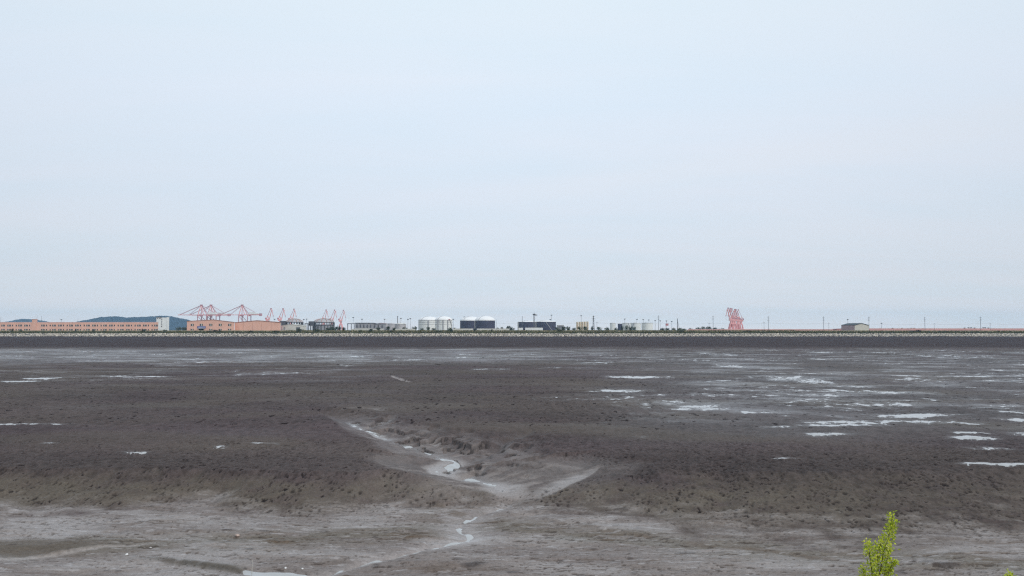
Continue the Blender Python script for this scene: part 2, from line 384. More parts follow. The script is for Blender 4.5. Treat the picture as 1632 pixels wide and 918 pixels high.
for p in [(1418, 673, 85, 4), (1470, 660, 50, 3), (1350, 677, 45, 3), (1585, 716, 28, 3.6), (1560, 738, 20, 2), (1620, 739, 24, 2.4),
          (1610, 666, 22, 3), (1583, 647, 26, 2.2), (1130, 651, 45, 3), (1210, 656, 30, 2.6), (1120, 647, 30, 1.6), (1245, 681, 18, 2.2), (1318, 692, 26, 1.8),
          (1160, 607, 22, 1.4), (1440, 598, 18, 1.4), (1215, 616, 14, 2.4), (1440, 626, 32, 1.6), (1550, 599, 26, 1.2), (1350, 616, 22, 1.6), (1550, 697, 22, 2.2), (1550, 690, 18, 1.4),
          (1000, 601, 24, 1.6), (1040, 601, 26, 1.2), (985, 624, 30, 2.2), (1150, 584, 26, 1.0), (780, 588, 20, 1.0), (545, 567, 26, 0.8), (735, 569, 12, 0.8), (520, 567, 10, 0.7),
          (95, 601, 30, 1.2), (35, 607, 26, 0.9), (185, 597, 24, 0.8), (230, 598, 22, 0.8), (225, 603, 14, 0.8), (40, 675, 40, 0.9), (416, 707, 16, 0.9), (350, 711, 7, 0.5, 0.01), (215, 720, 14, 0.6, 0.01), (80, 706, 8, .5, 0.01),
          (900, 586, 24, 1.0), (960, 578, 20, 0.7), (1310, 562, 14, 0.7), (1245, 730, 22, 1.2), (1640, 690, 20, 2)]:
    puddle(*p)
# water on gully floor, stream thread, pool, wet thin films on the channel floor
wl = np.where(vs > 0.25, np.maximum(wl, 0.045 - 0.30 * (vd / (vfl + 0.25))**2 * 0.5 + 0.035 * pnoise(X / 0.9, Y / 1.6, 109) + 0.02), wl) if False else wl
wet0 = fbm(vs * 9, vs * 0 + 5.2, 114, 2)
vthread = np.where((vd < 0.9) & (vs > 0.2) & (vs < 0.995), 0.010 + 0.06 * wet0 - 0.16 * vd + 0.11 * fbm(X / 0.9, Y / 2.0, 108, 3) + 0.09 * fbm(vs * 14, vs * 0 + 2.2, 110, 2) - 0.02, -0.5)
wl = np.maximum(wl, vthread)
wl = np.maximum(wl, np.where(std < 0.5, 0.012 - 0.35 * std + 0.05 * pnoise(X / 0.5, Y / 0.9, 107) + 0.05 * pnoise(sts * 16, sts * 0 + 4.7, 112), -0.5))
wl = np.maximum(wl, 0.10 - 0.13 * pd**2 + 0.03 * pat)
for p in [(745, 881, 8, 0.5, 0.03, CH), (670, 889, 6, .5, 0.03, CH)]:
    puddle(*p)
zw = zlow + wl
water_mask = zw > z
# ---- colours of the mud, with some shade and sheen painted in
def blob(px, py, hw, hh, zz):
    cx, cy = gnd(px, py, zz); return np.exp(-((X - cx) / (hw / F * cy))**2 - ((Y - cy) / (hh * cy * cy / (F * (CAMZ - zz))))**2)
wet_sp = np.clip(blob(612, 689, 26, 5, -.4) + blob(712, 736, 36, 9, -.55) + blob(705, 746, 30, 7, -.6) + blob(806, 775, 40, 12, -.8) + 0.5 * blob(620, 668, 26, 5, -.2), 0, 1)
left_bank = np.clip(0.9 * blob(700, 782, 120, 22, -.7) + 0.5 * blob(650, 728, 60, 18, -.4) + 0.5 * blob(880, 745, 90, 22, -.4), 0, 1)
edge_n = fbm(X / 1.6, Y / 1.1, 141, 4, 0.6)
chc = sstep(0.60, 1.40, tt + 0.62 * edge_n + 0.35 * fbm(X / 5, Y / 4, 142, 2)) * (tt > 0.3)              # where pale silt covers the floor, ragged at the foot of the slope
floor_v = (1 - sstep(0.0, 0.13, k + 0.10 * edge_n)) * sstep(0.12, 0.35, vs)
vstreak = sstep(-0.15, 0.45, fbm(vs * 70, vd * 0.5, 143, 4, 0.6))
side_v = in_val * (1 - floor_v); vst2 = sstep(-0.3, 0.3, fbm(ss * 40, sdist * 0.8, 155, 4, 0.6))
sheen = sstep(-0.1, 0.5, fbm(X / 16 + Y / 60, Y / 7, 145, 4, 0.55))      # damp streaks of the flat
far_wet = sstep(0.30, -0.10, wx) * sstep(150, 185, Y) * sstep(330, 270, Y) * (0.6 + 0.4 * sheen)
mist = sstep(-0.30, 0.35, fbm(X / 6.5 + Y / 9, Y / 2.0, 111, 5, 0.5))
grey_r = sstep(0.05, 0.25, wx) * sstep(44, 60, Y) * sstep(300, 150, Y)
damp = np.clip(0.20 * grey_r + 0.55 * reg * sheen + 0.75 * far_wet + 0.17 * sheen * sstep(40, 60, Y) * (1 - sstep(300, 340, Y)) + (0.55 + 0.30 * mist) * chc + in_val * sstep(0.02, 0.30, vs) * (0.30 + 0.20 * floor_v + 0.35 * wet_sp * floor_v + 0.15 * vstreak) + 0.7 * in_sg + 0.45 * feeders, 0, 1)
fine = fbm(X / 2.2 - Y / 9, Y / 0.16, 151, 4, 0.65)                       # thin current streaks
brown_n = sstep(0.02, 0.38, fbm(X / 3.6 - Y / 9, Y / 0.62, 113, 5, 0.62)) * sstep(-0.25, 0.25, fbm(X / 7, Y / 2.6, 114, 3))
dark = np.array([0.077, 0.0615, 0.057]); plum = np.array([0.072, 0.054, 0.056]); olive = np.array([0.112, 0.094, 0.076])
silt = np.array([0.213, 0.180, 0.165]); pale_sheen = np.array([0.29, 0.26, 0.252]); brown = np.array([0.110, 0.080, 0.058]); pit_shade = np.array([0.020, 0.017, 0.018])
def mixc(c, d, m): return c + (np.asarray(d) - c) * m[:, None]
tone = sstep(-0.3, 0.3, fbm(X / 30, Y / 22, 115, 4))
col = mixc(np.repeat(dark[None], len(X), 0), plum, tone)
col = mixc(col, [0.056, 0.044, 0.046], sstep(300, 345, Y))
col = mixc(col, [0.062, 0.050, 0.048], 0.55 * lip)
col = mixc(col, [0.085, 0.074, 0.076], 0.75 * grey_r)
col = col * (1 + 0.42 * fbm(X / 24, Y / 10, 147, 4) + 0.30 * fbm(X / 0.9, Y / 1.7, 117, 5, 0.75) * sstep(400, 100, Y) + 0.75 * np.clip(grain, -0.7, 0.7) * sstep(330, 180, Y))[:, None]  # broad and grainy tone also paints in shading of swells and clods
col = mixc(col, olive, np.clip(slope_face * (0.75 - 0.35 * sstep(3, 12, X) + 0.7 * edge_n) + 0.35 * sstep(0, 0.4, pnoise(X / 18, Y / 9, 119)) * sstep(220, 90, Y) * (1 - lip), 0, 1))
col = mixc(col, silt, np.clip(chc * (0.70 + 0.30 * mist) + side_v * sstep(0.05, 0.35, vs) * (0.10 + 0.18 * right_side * (1 - k) + 0.55 * vstreak * (1 - 0.75 * k) * (0.35 + 0.65 * np.maximum(right_side, sstep(0.25, 0.5, vs)))) + 0.55 * left_bank * (0.6 + 0.4 * vstreak) + (0.30 + 0.5 * wet_sp) * floor_v + 0.72 * in_sg * (0.5 + 0.5 * vst2) + 0.35 * np.clip(f2 + f3 + f4 + f5, 0, 1), 0, 1))
col = mixc(col, pale_sheen, np.clip(chc * sstep(0.4, 0.95, mist) * 0.28 * sstep(-0.2, 0.2, fine + 0.2) + 0.75 * bed * chc + 0.25 * in_sg * vst2 + 0.7 * wet_sp * floor_v + 0.9 * sstep(0.35, 0.7, slit), 0, 1))  # lighter colour paints sky sheen onto wet mud and the slit
lines = sstep(0.05, 0.4, fine)
bl = G([(-80, 876), (0, 874), (300, 866), (560, 852), (700, 842), (800, 838), (900, 848), (1100, 868), (1400, 888), (1632, 902), (1760, 908)], CH)
by = np.interp(X, [p[0] for p in bl], [p[1] for p in bl]); bz = np.clip(1.25 * np.exp(-((Y - by + 0.7 * fbm(X / 5, Y / 2.2, 161, 3)) / 1.15)**2) * sstep(-0.45, 0.10, fbm(X / 3.2, Y / 0.7, 163, 4, 0.6)), 0, 1) * chc * (1 - 0.9 * bed)
col = mixc(col, [0.135, 0.116, 0.094], 0.80 * bz)
col = mixc(col, brown, np.clip(chc * (brown_n * (0.40 + 0.5 * bz) + 0.22 * lines + 0.5 * bz * lines) * (1 - bed) + (0.6 * l3 + 0.45 * l4 + 0.4 * l5) * chc * sstep(-0.15, 0.25, fbm(X / 2.5, Y / 0.6, 149, 3)) + 0.5 * l2, 0, 1))
reach = sstep(0.0, 0.9, 1 - np.hypot((X - gnd(715, 815, CH)[0]) / 2.2, (Y - gnd(715, 815, CH)[1]) / 2.6))
col = mixc(col, brown, 0.8 * reach * sstep(-0.2, 0.2, fbm(X / 0.8, Y / 0.8, 121, 3)))
ol = sstep(-0.4, 0.3, Y - np.interp(X, [gnd(-60, 893, CH)[0], gnd(170, 872, CH)[0]], [gnd(-60, 893, CH)[1], gnd(170, 872, CH)[1]]) + 0.25 * edge_n) * sstep(gnd(200, 872, CH)[0], gnd(120, 872, CH)[0], X) * (1 - sstep(0.6, 1.3, Y - gnd(0, 874, CH)[1] + 0.4 * edge_n)) * in_ch
col = mixc(col, [0.110, 0.091, 0.074], 0.9 * ol)
col = col * (1 + 0.14 * fine * chc + 0.14 * fbm(X / 0.5, Y / 0.35, 165, 4, 0.7) * chc)[:, None]
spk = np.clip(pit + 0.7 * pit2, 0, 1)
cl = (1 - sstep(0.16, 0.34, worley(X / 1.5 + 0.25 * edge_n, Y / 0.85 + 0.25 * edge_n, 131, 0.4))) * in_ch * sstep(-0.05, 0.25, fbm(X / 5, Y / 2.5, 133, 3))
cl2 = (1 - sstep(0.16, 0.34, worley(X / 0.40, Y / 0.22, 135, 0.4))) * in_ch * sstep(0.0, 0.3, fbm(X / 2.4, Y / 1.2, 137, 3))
col = mixc(col, pit_shade, np.clip(spk * 0.92, 0, 1)); col = mixc(col, [0.055, 0.043, 0.040], np.clip(0.8 * cl * sstep(-0.3, 0.1, edge_n) + 0.7 * cl2, 0, 1))  # pits near black: dark burrow mud plus painted shade inside the holes
col = mixc(col, [0.035, 0.029, 0.028], 0.75 * tearm)  # shade of the torn banks painted into the colour
cut_shade = np.exp(-((scal - 0.13) / 0.022)**2) * in_val * right_side * sstep(0.15, 0.3, vs) * (1 - sstep(0.80, 0.97, vs))
col = mixc(col, [0.024, 0.020, 0.020], 0.92 * cut_shade)  # dark lines paint the shadow under the scalloped banks
col = mixc(col, [0.075, 0.054, 0.046], 0.6 * sstep(0.25, 0.8, f1) * sstep(-0.3, 0.2, edge_n))
# thin dark wrack lines and dashes left by the current
wr1 = fbm(X / 0.85 - Y / 5, Y / 0.17, 181, 3, 0.6); wr2 = fbm(X / 0.30, Y / 0.13, 183, 3, 0.6); wrm = fbm(X / 4.0, Y / 1.3, 185, 3)
wrack = np.clip(sstep(0.30, 0.38, wr1 + 0.28 * wrm + 0.10 * bz - 0.04) + sstep(0.34, 0.42, wr2 + 0.30 * wrm), 0, 1) * np.clip(chc * 1.3, 0, 1) * (1 - bed) * (1 - ol)
col = mixc(col, [0.060, 0.048, 0.042], 0.75 * wrack)
pl1 = fbm(X / 1.0 - Y / 6, Y / 0.20, 187, 3, 0.6)
col = mixc(col, [0.36, 0.34, 0.34], 0.55 * sstep(0.26, 0.40, pl1 - 0.2 * wrm) * chc * (1 - ol))
col = mixc(col, [0.30, 0.27, 0.255], 0.8 * l1n * chc)
col = mixc(col, [0.075, 0.063, 0.050], 0.9 * l2)
z = z + 0.02 * cl + 0.02 * cl2 - 0.025 * wrack
halo = sstep(-0.09, 0.0, wl - relief) * (1 - in_ch)
damp = np.clip(damp + 0.6 * halo, 0, 1)
roughness = np.clip(0.78 - 0.44 * damp - 0.10 * chc * mist + 0.22 * brown_n * chc - 0.1 * bed * chc + 0.15 * bz, 0.24, 0.88)
specl = np.clip(0.07 + 0.40 * damp, 0, 0.6) * (1 - 0.22 * in_ch) * (1 - 0.8 * sstep(300, 345, Y)) * (1 - 0.75 * brown_n * chc) * (1 - spk) * (1 - 0.6 * ol) * (1 - 0.8 * wrack)

mm = bpy.data.materials.new('mud'); mm.use_nodes = True; t_ = mm.node_tree; b_ = t_.nodes['Principled BSDF']
def an(nm): a = t_.nodes.new('ShaderNodeAttribute'); a.attribute_name = nm; return a
aa = an('mud_colour'); ar = an('mud_roughness'); asx = an('mud_gloss')
tcm = t_.nodes.new('ShaderNodeTexCoord')
nzm = t_.nodes.new('ShaderNodeTexNoise'); nzm.inputs['Scale'].default_value = 9.0; nzm.inputs['Detail'].default_value = 6; nzm.inputs['Roughness'].default_value = 0.7
t_.links.new(tcm.outputs['Object'], nzm.inputs['Vector'])
mrm = t_.nodes.new('ShaderNodeMapRange'); mrm.inputs[1].default_value = 0.3; mrm.inputs[2].default_value = 0.7; mrm.inputs[3].default_value = 0.72; mrm.inputs[4].default_value = 1.28
t_.links.new(nzm.outputs['Fac'], mrm.inputs[0])
vmm = t_.nodes.new('ShaderNodeVectorMath'); vmm.operation = 'SCALE'; t_.links.new(aa.outputs['Color'], vmm.inputs[0]); t_.links.new(mrm.outputs[0], vmm.inputs['Scale'])
t_.links.new(vmm.outputs[0], b_.inputs['Base Color']); t_.links.new(ar.outputs['Fac'], b_.inputs['Roughness']); t_.links.new(asx.outputs['Fac'], b_.inputs['Specular IOR Level'])
bpm = t_.nodes.new('ShaderNodeBump'); t_.links.new(an('mud_grain').outputs['Fac'], bpm.inputs['Strength']); bpm.inputs['Distance'].default_value = 0.03
t_.links.new(nzm.outputs['Fac'], bpm.inputs['Height']); t_.links.new(bpm.outputs[0], b_.inputs['Normal'])

idx = np.arange(ROWS * COLS).reshape(ROWS, COLS)
quads = np.stack([idx[:-1, :-1], idx[:-1, 1:], idx[1:, 1:], idx[1:, :-1]], -1).reshape(-1, 4)
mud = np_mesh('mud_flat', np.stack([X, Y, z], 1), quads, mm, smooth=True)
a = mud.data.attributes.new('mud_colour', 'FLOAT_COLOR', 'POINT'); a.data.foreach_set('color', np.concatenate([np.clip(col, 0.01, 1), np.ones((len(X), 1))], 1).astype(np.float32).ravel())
a = mud.data.attributes.new('mud_roughness', 'FLOAT', 'POINT'); a.data.foreach_set('value', roughness.astype(np.float32))
a = mud.data.attributes.new('mud_gloss', 'FLOAT', 'POINT'); a.data.foreach_set('value', specl.astype(np.float32))
a = mud.data.attributes.new('mud_grain', 'FLOAT', 'POINT'); a.data.foreach_set('value', (0.40 * sstep(150, 40, Y)).astype(np.float32))
tag(mud, 'wide dark tidal mud flat with gully and pale drained channel', 'mud flat', kind='structure')
# water sheet: only where it stands above the mud
wm = water_mask.reshape(ROWS, COLS); fm = (wm[:-1, :-1] | wm[:-1, 1:] | wm[1:, 1:] | wm[1:, :-1]).ravel()
wf = quads[fm]; used, inv = np.unique(wf.ravel(), return_inverse=True)
MW = mat('tidal_water', (0.34, 0.34, 0.335), 0.06, 0.05, 0.5, 0.9)
wat = np_mesh('water', np.stack([X, Y, zw], 1)[used], inv.reshape(-1, 4), MW, smooth=True)
tag(wat, 'shallow puddles and stream water lying on the mud flat', 'water', kind='structure')

# ------------------------------------------------------------------ far shore: dike, land, hills
M_soil = mat('dike_soil', (0.24, 0.20, 0.13), 0.95, 0.25, 0.25, 0.1, stretch=(0.3, 1, 1))
M_land = mat('port_land', (0.20, 0.18, 0.13), 0.95, 0.25, 0.03, 0.1)
M_core = mat('dike_core', (0.10, 0.095, 0.09), 0.9, 0.2, 0.5, 0.1)
mb = MB(); mb.box(-9000, 9000, 764, 9500, 3.0, 5.5); tag(mb.build('land', M_land), 'flat port land behind the dike', 'land', kind='structure')
mb = MB(); W = 1900
prof_d = [(734, -1.5), (736, 0.6), (743.5, 4.0), (744, 4.1), (750.5, 6.55), (756, 6.6), (766, 5.4), (766, -1.5)]
v = []; nx = 381
for i in range(nx):
    x = -W + 2 * W * i / (nx - 1)
    for j, (yy, zz_) in enumerate(prof_d):
        dz = 0.25 * (random.random() - 0.5) if j in (4, 5) else 0
        v.append((x, yy, zz_ + dz))
m_ = len(prof_d); fs = []
for i in range(nx - 1):
    for j in range(m_ - 1):
        fs.append((i*m_ + j, (i+1)*m_ + j, (i+1)*m_ + j + 1, i*m_ + j + 1))
mb.add(v, fs); mb.m = [1 if (k_ % (m_ - 1)) < 2 else 0 for k_ in range(len(fs))]
tag(mb.build('dike', [M_soil, M_core]), 'long low sea dike across the far side of the flat', 'dike', kind='structure')

# boulders of the dike face: a mass nobody could count
ico_v = np.array(MB().lathe([(1e-3, -1), (0.85, -0.5), (0.95, 0.25), (0.5, 0.85), (1e-3, 1)], 6).v, np.float32)
ico_f = np.array(MB().lathe([(1e-3, -1), (0.85, -0.5), (0.95, 0.25), (0.5, 0.85), (1e-3, 1)], 6).f, np.int32)
def riprap():
    V = []; Fc = []; MI = []; k0 = 0
    n = 19000
    for i in range(n):
        x = random.uniform(-680, 680); s = random.random(); y = 735.2 + 8.6 * s; z0 = 0.65 + 3.1 * s
        r = 0.28 + 0.42 * random.random()**1.6
        sc_ = np.array([r * random.uniform(.8, 1.5), r * random.uniform(.8, 1.4), r * random.uniform(.6, 1.0)])
        a_ = random.uniform(0, 6.28); c_, s_ = math.cos(a_), math.sin(a_)
        p = ico_v * sc_ * (1 + 0.22 * (RNG.random((len(ico_v), 1)) - 0.5))
        p = np.stack([p[:, 0] * c_ - p[:, 1] * s_, p[:, 0] * s_ + p[:, 1] * c_, p[:, 2]], 1) + (x, y, z0 + 0.1)
        V.append(p); Fc.append(ico_f + k0); k0 += len(ico_v); MI += [int(random.random() * 3)] * len(ico_f)
    return np_mesh('riprap_boulders', np.concatenate(V), np.concatenate(Fc), [mat('rock_pale', (0.62, 0.56, 0.47), 0.9, 0.2, 0.6, 0.1), mat('rock_tan', (0.48, 0.42, 0.35), 0.9, 0.2, 0.6, 0.1), mat('rock_grey', (0.27, 0.25, 0.225), 0.9, 0.2, 0.6, 0.1)], midx=MI)
tag(riprap(), 'pale grey and tan boulders covering the dike face', 'boulders', kind='stuff')

def blades(name, n, xr, pick, hr, wr, mats_):
    V = np.zeros((n * 3, 3), np.float32); mi = np.zeros(n, np.int32)
    for i in range(n):
        x = random.uniform(*xr); y, z0, den = pick(x); h = random.uniform(*hr) * den; w_ = random.uniform(*wr); a_ = random.uniform(-0.8, 0.8)
        V[3*i] = (x - w_ * math.cos(a_), y - w_ * math.sin(a_), z0); V[3*i+1] = (x + w_ * math.cos(a_), y + w_ * math.sin(a_), z0)
        V[3*i+2] = (x + random.uniform(-.4, .4), y + random.uniform(-.4, .4), z0 + h); mi[i] = int(random.random() * len(mats_))
    return np_mesh(name, V, np.arange(n * 3).reshape(-1, 3), mats_, midx=mi, fn=3)
M_g1 = mat('grass_dark', (0.060, 0.065, 0.028), 0.9, 0.3, 0.05, 0.1); M_g2 = mat('grass_olive', (0.105, 0.095, 0.045), 0.9, 0.3, 0.05, 0.1)
M_g3 = mat('grass_dry', (0.19, 0.15, 0.085), 0.9, 0.3, 0.05, 0.1); M_g4 = mat('grass_green', (0.085, 0.10, 0.032), 0.9, 0.3, 0.05, 0.1)
def lowbank(x):
    s = random.random()**1.3; return (743.6 + 4.0 * s, 3.95 + 1.5 * s, 1.0)
def upbank(x):
    s = random.random(); return (746 + 9 * s, min(6.5, 5.0 + 0.33 * 5 * s), 1.0)
tag(blades('dike_weeds', 26000, (-640, 640), lowbank, (0.5, 1.3), (0.2, 0.6), [M_g1, M_g1, M_g2, M_g4]), 'dark green weeds along the top of the boulder slope', 'weeds', kind='stuff')
tag(blades('dike_grass', 15000, (-640, 640), lambda x: upbank(x), (0.15, 0.40), (0.15, 0.5), [M_g2, M_g3, M_g3, M_g2]), 'short dry and olive grass on the dike bank', 'grass', kind='stuff')
tag(blades('crest_grass', 9000, (-215, 640), lambda x: (random.uniform(749, 760), 6.35, 1.0 if x < 270 else 0.45), (0.2, 0.9), (0.2, 0.7), [M_g1, M_g2, M_g2, M_g4]), 'green and brown grass along the dike crest', 'grass', kind='stuff')

M_hill = mat('wooded_hill', (0.016, 0.021, 0.034), 1.0, 0.3, 0.01, 0.0)  # base colour pushed blue, so haze tint is partly painted on the woods
def hill(profile, Yd, depth, label):
    pts = [at(a_, b_, Yd) for a_, b_ in profile]; xs = np.array([p.x for p in pts]); zs = np.array([p.z for p in pts])
    n, m = 150, 26; xx = np.linspace(xs[0], xs[-1], n); V = []
    ridge = np.interp(xx, xs, zs); ridge = np.convolve(np.pad(ridge, 3, 'edge'), np.ones(7) / 7, 'valid')
    for j in range(m):
        s = j / (m - 1) * 2 - 1
        for i in range(n):
            hh = max(0, ridge[i] - 4) * math.cos(s * math.pi / 2)**1.2
            hh *= 1 + 0.10 * float(pnoise(np.array([xx[i] / 150.]), np.array([s * 4]), 7)[0])
            V.append((xx[i], Yd + s * depth, 4 + hh + (random.random() - 0.2) * 10 * (hh > 25)))
    ii = np.arange(n * m).reshape(m, n); fq = np.stack([ii[:-1, :-1], ii[:-1, 1:], ii[1:, 1:], ii[1:, :-1]], -1).reshape(-1, 4)
    tag(np_mesh('hill', np.array(V), fq, M_hill, smooth=False), label, 'hill', kind='structure')
hill([(138, 524), (147, 513.5), (153, 510.3), (162, 507.6), (177, 505.4), (184, 505.8), (193, 507), (204, 509.8), (212, 508), (222, 506.5), (236, 506), (262, 506), (274, 506), (283, 508.3), (292, 512), (298, 516), (303, 523), (306, 526)], 5000, 500, 'blue wooded hill behind the white block')
hill([(10, 526), (22, 513.2), (30, 511.6), (42, 510.6), (52, 510.8), (64, 513.5), (82, 526)], 5400, 400, 'low blue hill behind the pink offices')

# haze: one closed box of thin air
HAZE = 9.0e-5
mb = MB(); mb.box(-4600, 4600, -60, 5950, -3.5, 140)
hz = mb.build('haze', None) if False else None
me = bpy.data.meshes.new('haze'); me.from_pydata(mb.v, [], mb.f); hz = bpy.data.objects.new('haze', me); C.objects.link(hz)
hm = bpy.data.materials.new('haze'); hm.use_nodes = True; ht = hm.node_tree; ht.nodes.clear()
ho = ht.nodes.new('ShaderNodeOutputMaterial'); pv = ht.nodes.new('ShaderNodeVolumePrincipled')
pv.inputs['Color'].default_value = (0.44, 0.72, 1.0, 1); pv.inputs['Density'].default_value = HAZE; pv.inputs['Anisotropy'].default_value = 0.0
ht.links.new(pv.outputs[0], ho.inputs['Volume']); me.materials.append(hm)
tag(hz, 'thin bluish haze over the port', 'haze', kind='stuff')

# ------------------------------------------------------------------ buildings of the port
GZ = 5.5
M_pink = mat('salmon_paint', (0.74, 0.44, 0.345), 0.8, 0.06, 0.15, 0.2)
M_pinkroof = mat('salmon_coping', (0.70, 0.46, 0.42), 0.8, 0.06, 0.15, 0.2)
M_glass = mat('window_glass', (0.055, 0.045, 0.055), 0.15, 0.3, 0.5, 0.5)
M_curtain = mat('window_blind', (0.34, 0.30, 0.27), 0.6, 0.2, 0.8, 0.3)
M_white = mat('white_paint', (0.76, 0.77, 0.76), 0.6, 0.05, 0.2, 0.3)
M_offw = mat('offwhite_sheet', (0.60, 0.59, 0.55), 0.7, 0.08, 0.2, 0.2)
M_grey = mat('grey_steel', (0.30, 0.30, 0.32), 0.6, 0.15, 0.3, 0.3)
M_dgrey = mat('dark_steel', (0.10, 0.10, 0.115), 0.6, 0.15, 0.3, 0.3)
M_pole = mat('pole_steel', (0.13, 0.13, 0.14), 0.7, 0.15, 0.6, 0.2)
M_red = mat('crane_red', (0.80, 0.38, 0.37), 0.6, 0.12, 0.2, 0.3)
M_redd = mat('crane_dark', (0.48, 0.25, 0.28), 0.6, 0.12, 0.2, 0.3)
M_blue = mat('sign_blue', (0.03, 0.07, 0.30), 0.5, 0.1, 0.5, 0.3)
M_navy = mat('navy_shell', (0.052, 0.050, 0.085), 0.55, 0.12, 0.05, 0.3, stretch=(1, 1, 3))
M_cream = mat('cream_silo', (0.72, 0.62, 0.45), 0.7, 0.08, 0.2, 0.2)
M_roofd = mat('dark_roof', (0.045, 0.06, 0.07), 0.6, 0.15, 0.3, 0.3)
M_concrete = mat('concrete', (0.48, 0.46, 0.42), 0.85, 0.12, 0.3, 0.1)
M_pinkwall = mat('pink_wall', (0.66, 0.36, 0.35), 0.85, 0.12, 0.08, 0.1)
ORD = ['leftmost', 'second', 'third', 'fourth', 'fifth', 'sixth', 'seventh', 'eighth', 'ninth', 'tenth', 'eleventh', 'twelfth', 'thirteenth', 'fourteenth', 'fifteenth', 'sixteenth', 'seventeenth']
def skew(root, k_, names=None):
    seen = set()
    for ch in root.children_recursive:
        if ch.type == 'MESH' and ch.data not in seen and (names is None or ch.name.split('.')[0] in names):
            seen.add(ch.data)
            for v_ in ch.data.vertices: v_.co.x += k_ * v_.co.y
def root_at(name, px, Yd, label, cat, group=None):
    p = at(px, 500, Yd); return thing(name, (p.x, Yd, GZ), label, cat, group)
def hz_at(py, Yd): return at(816, py, Yd).z - GZ           # height above the port land
def dx_at(px, px0, Yd): return (px - px0) / F * Yd

# long two-storey office range on the left
def office():
    Yd = 800; r = root_at('office_building', 100, Yd, 'long two storey salmon pink building with rows of windows', 'building')
    H = hz_at(513.3, Yd); xl, xr = dx_at(-40, 100, Yd), dx_at(252.6, 100, Yd)
    MB().box(xl, xr, 0, 14, 0, H - 0.7).build('wall', M_pink, r)
    MB().box(xl - .15, xr + .15, -.15, 14.15, H - 0.7, H).build('parapet', M_pinkroof, r)
    tx0, tx1, th = dx_at(51.5, 100, Yd), dx_at(58.5, 100, Yd), hz_at(508.6, Yd)
    tw = MB().box(tx0, tx1, -.25, 6, 0, th - .3).build('stair_tower', M_pink, r)
    MB().box(tx0 - .5, tx1 + .5, -.7, 6.4, th - .3, th).build('tower_roof', M_pinkroof, tw)
    MB().tube((dx_at(56.2, 100, Yd), 3, th), (dx_at(56.2, 100, Yd), 3, hz_at(501.5, Yd)), 0.09, 0.05, 6).build('antenna', M_pole, tw)
    pw = 17.2                                            # one bay of rooms
    def win(w_, h_, panes):
        m = MB(); m.cur = 0
        m.box(-w_/2 - .1, w_/2 + .1, -.10, .02, -.1, 0).box(-w_/2 - .1, w_/2 + .1, -.10, .02, h_, h_ + .1)
        m.box(-w_/2 - .1, -w_/2, -.10, .02, 0, h_).box(w_/2, w_/2 + .1, -.10, .02, 0, h_)
        for i in range(panes):
            a_ = -w_/2 + w_ * i / panes; b_2 = a_ + w_ / panes; m.cur = 1 if (i % 3 != 1) else 2
            m.box(a_, b_2 - (0.12 if i < panes - 1 else 0), -.03, .012, 0.001, h_ - .001)
            if i < panes - 1: m.cur = 0; m.box(b_2 - .12, b_2, -.08, .012, 0, h_)
        return m
    MF = mat('window_frame', (0.62, 0.55, 0.52), 0.5, 0.05, 1, 0.3)
    big = win(3.7, 1.85, 4).build('window', [MF, M_glass, M_curtain], r); sml = win(1.15, 1.7, 1).build('window', [MF, M_glass, M_curtain], r)
    zu, zl = hz_at(520.2, Yd), hz_at(524.3, Yd) - 1.85
    first = {id(big): True, id(sml): True}; n = 0
    for k_ in range(-2, 10):
        for offx, src in ((22+23, big), (95+23, big), (162, sml), (208, sml)):
            px = (offx + 210 * (k_)) / 7.77 
            if px < -2 or px > 250 or 50 < px < 60: continue
            for zz_ in (zu, zl):
                if zz_ == zl and n >= 98: continue
                o = src if first.pop(id(src), None) else src.copy()
                if o is not src: C.objects.link(o)
                o.location = (dx_at(px, 100, Yd), -0.012, zz_ + (0.1 if src is sml else 0)); n += 1
    skew(r, (252.6 - 816) / F, ('wall', 'parapet', 'stair_tower', 'tower_roof'))
    return r
office()

# white block with its shaded long side
def white_block():
    Yd = 950; r = root_at('office_block', 259, Yd, 'tall white office block between the pink buildings and hill', 'building')
    H = hz_at(506.2, Yd); a0, a1 = dx_at(249.5, 259, Yd), dx_at(269.8, 259, Yd)
    MB().box(a0, a1, 0, 13, 0, H).build('wall', M_white, r)
    MB().box(a0 - .2, a0 + 6.5, -.2, 8, H, H + 0.9).build('roof_parapet', M_dgrey, r)
    MB().box(a1 - 3.2, a1 + .1, -0.35, 8, 0, H + .6).build('stair_tower', M_white, r)
    m = MB().box(-.5, .5, -.06, .01, 0, 1.2); src = None
    for i in range(5):
        o = m.build('window', M_glass, r) if src is None else src.copy()
        if src is not None: C.objects.link(o)
        src = src or o; o.location = (dx_at(258, 259, Yd), -0.004, 5 + 2.2 * i)
    for i in range(3):
        o = src.copy(); C.objects.link(o); o.location = (a0 + 1.5 + i * 1.9, -0.004, H - 1.6)
    skew(r, (269.8 - 816) / F, ('wall', 'roof_parapet', 'stair_tower'))
white_block()

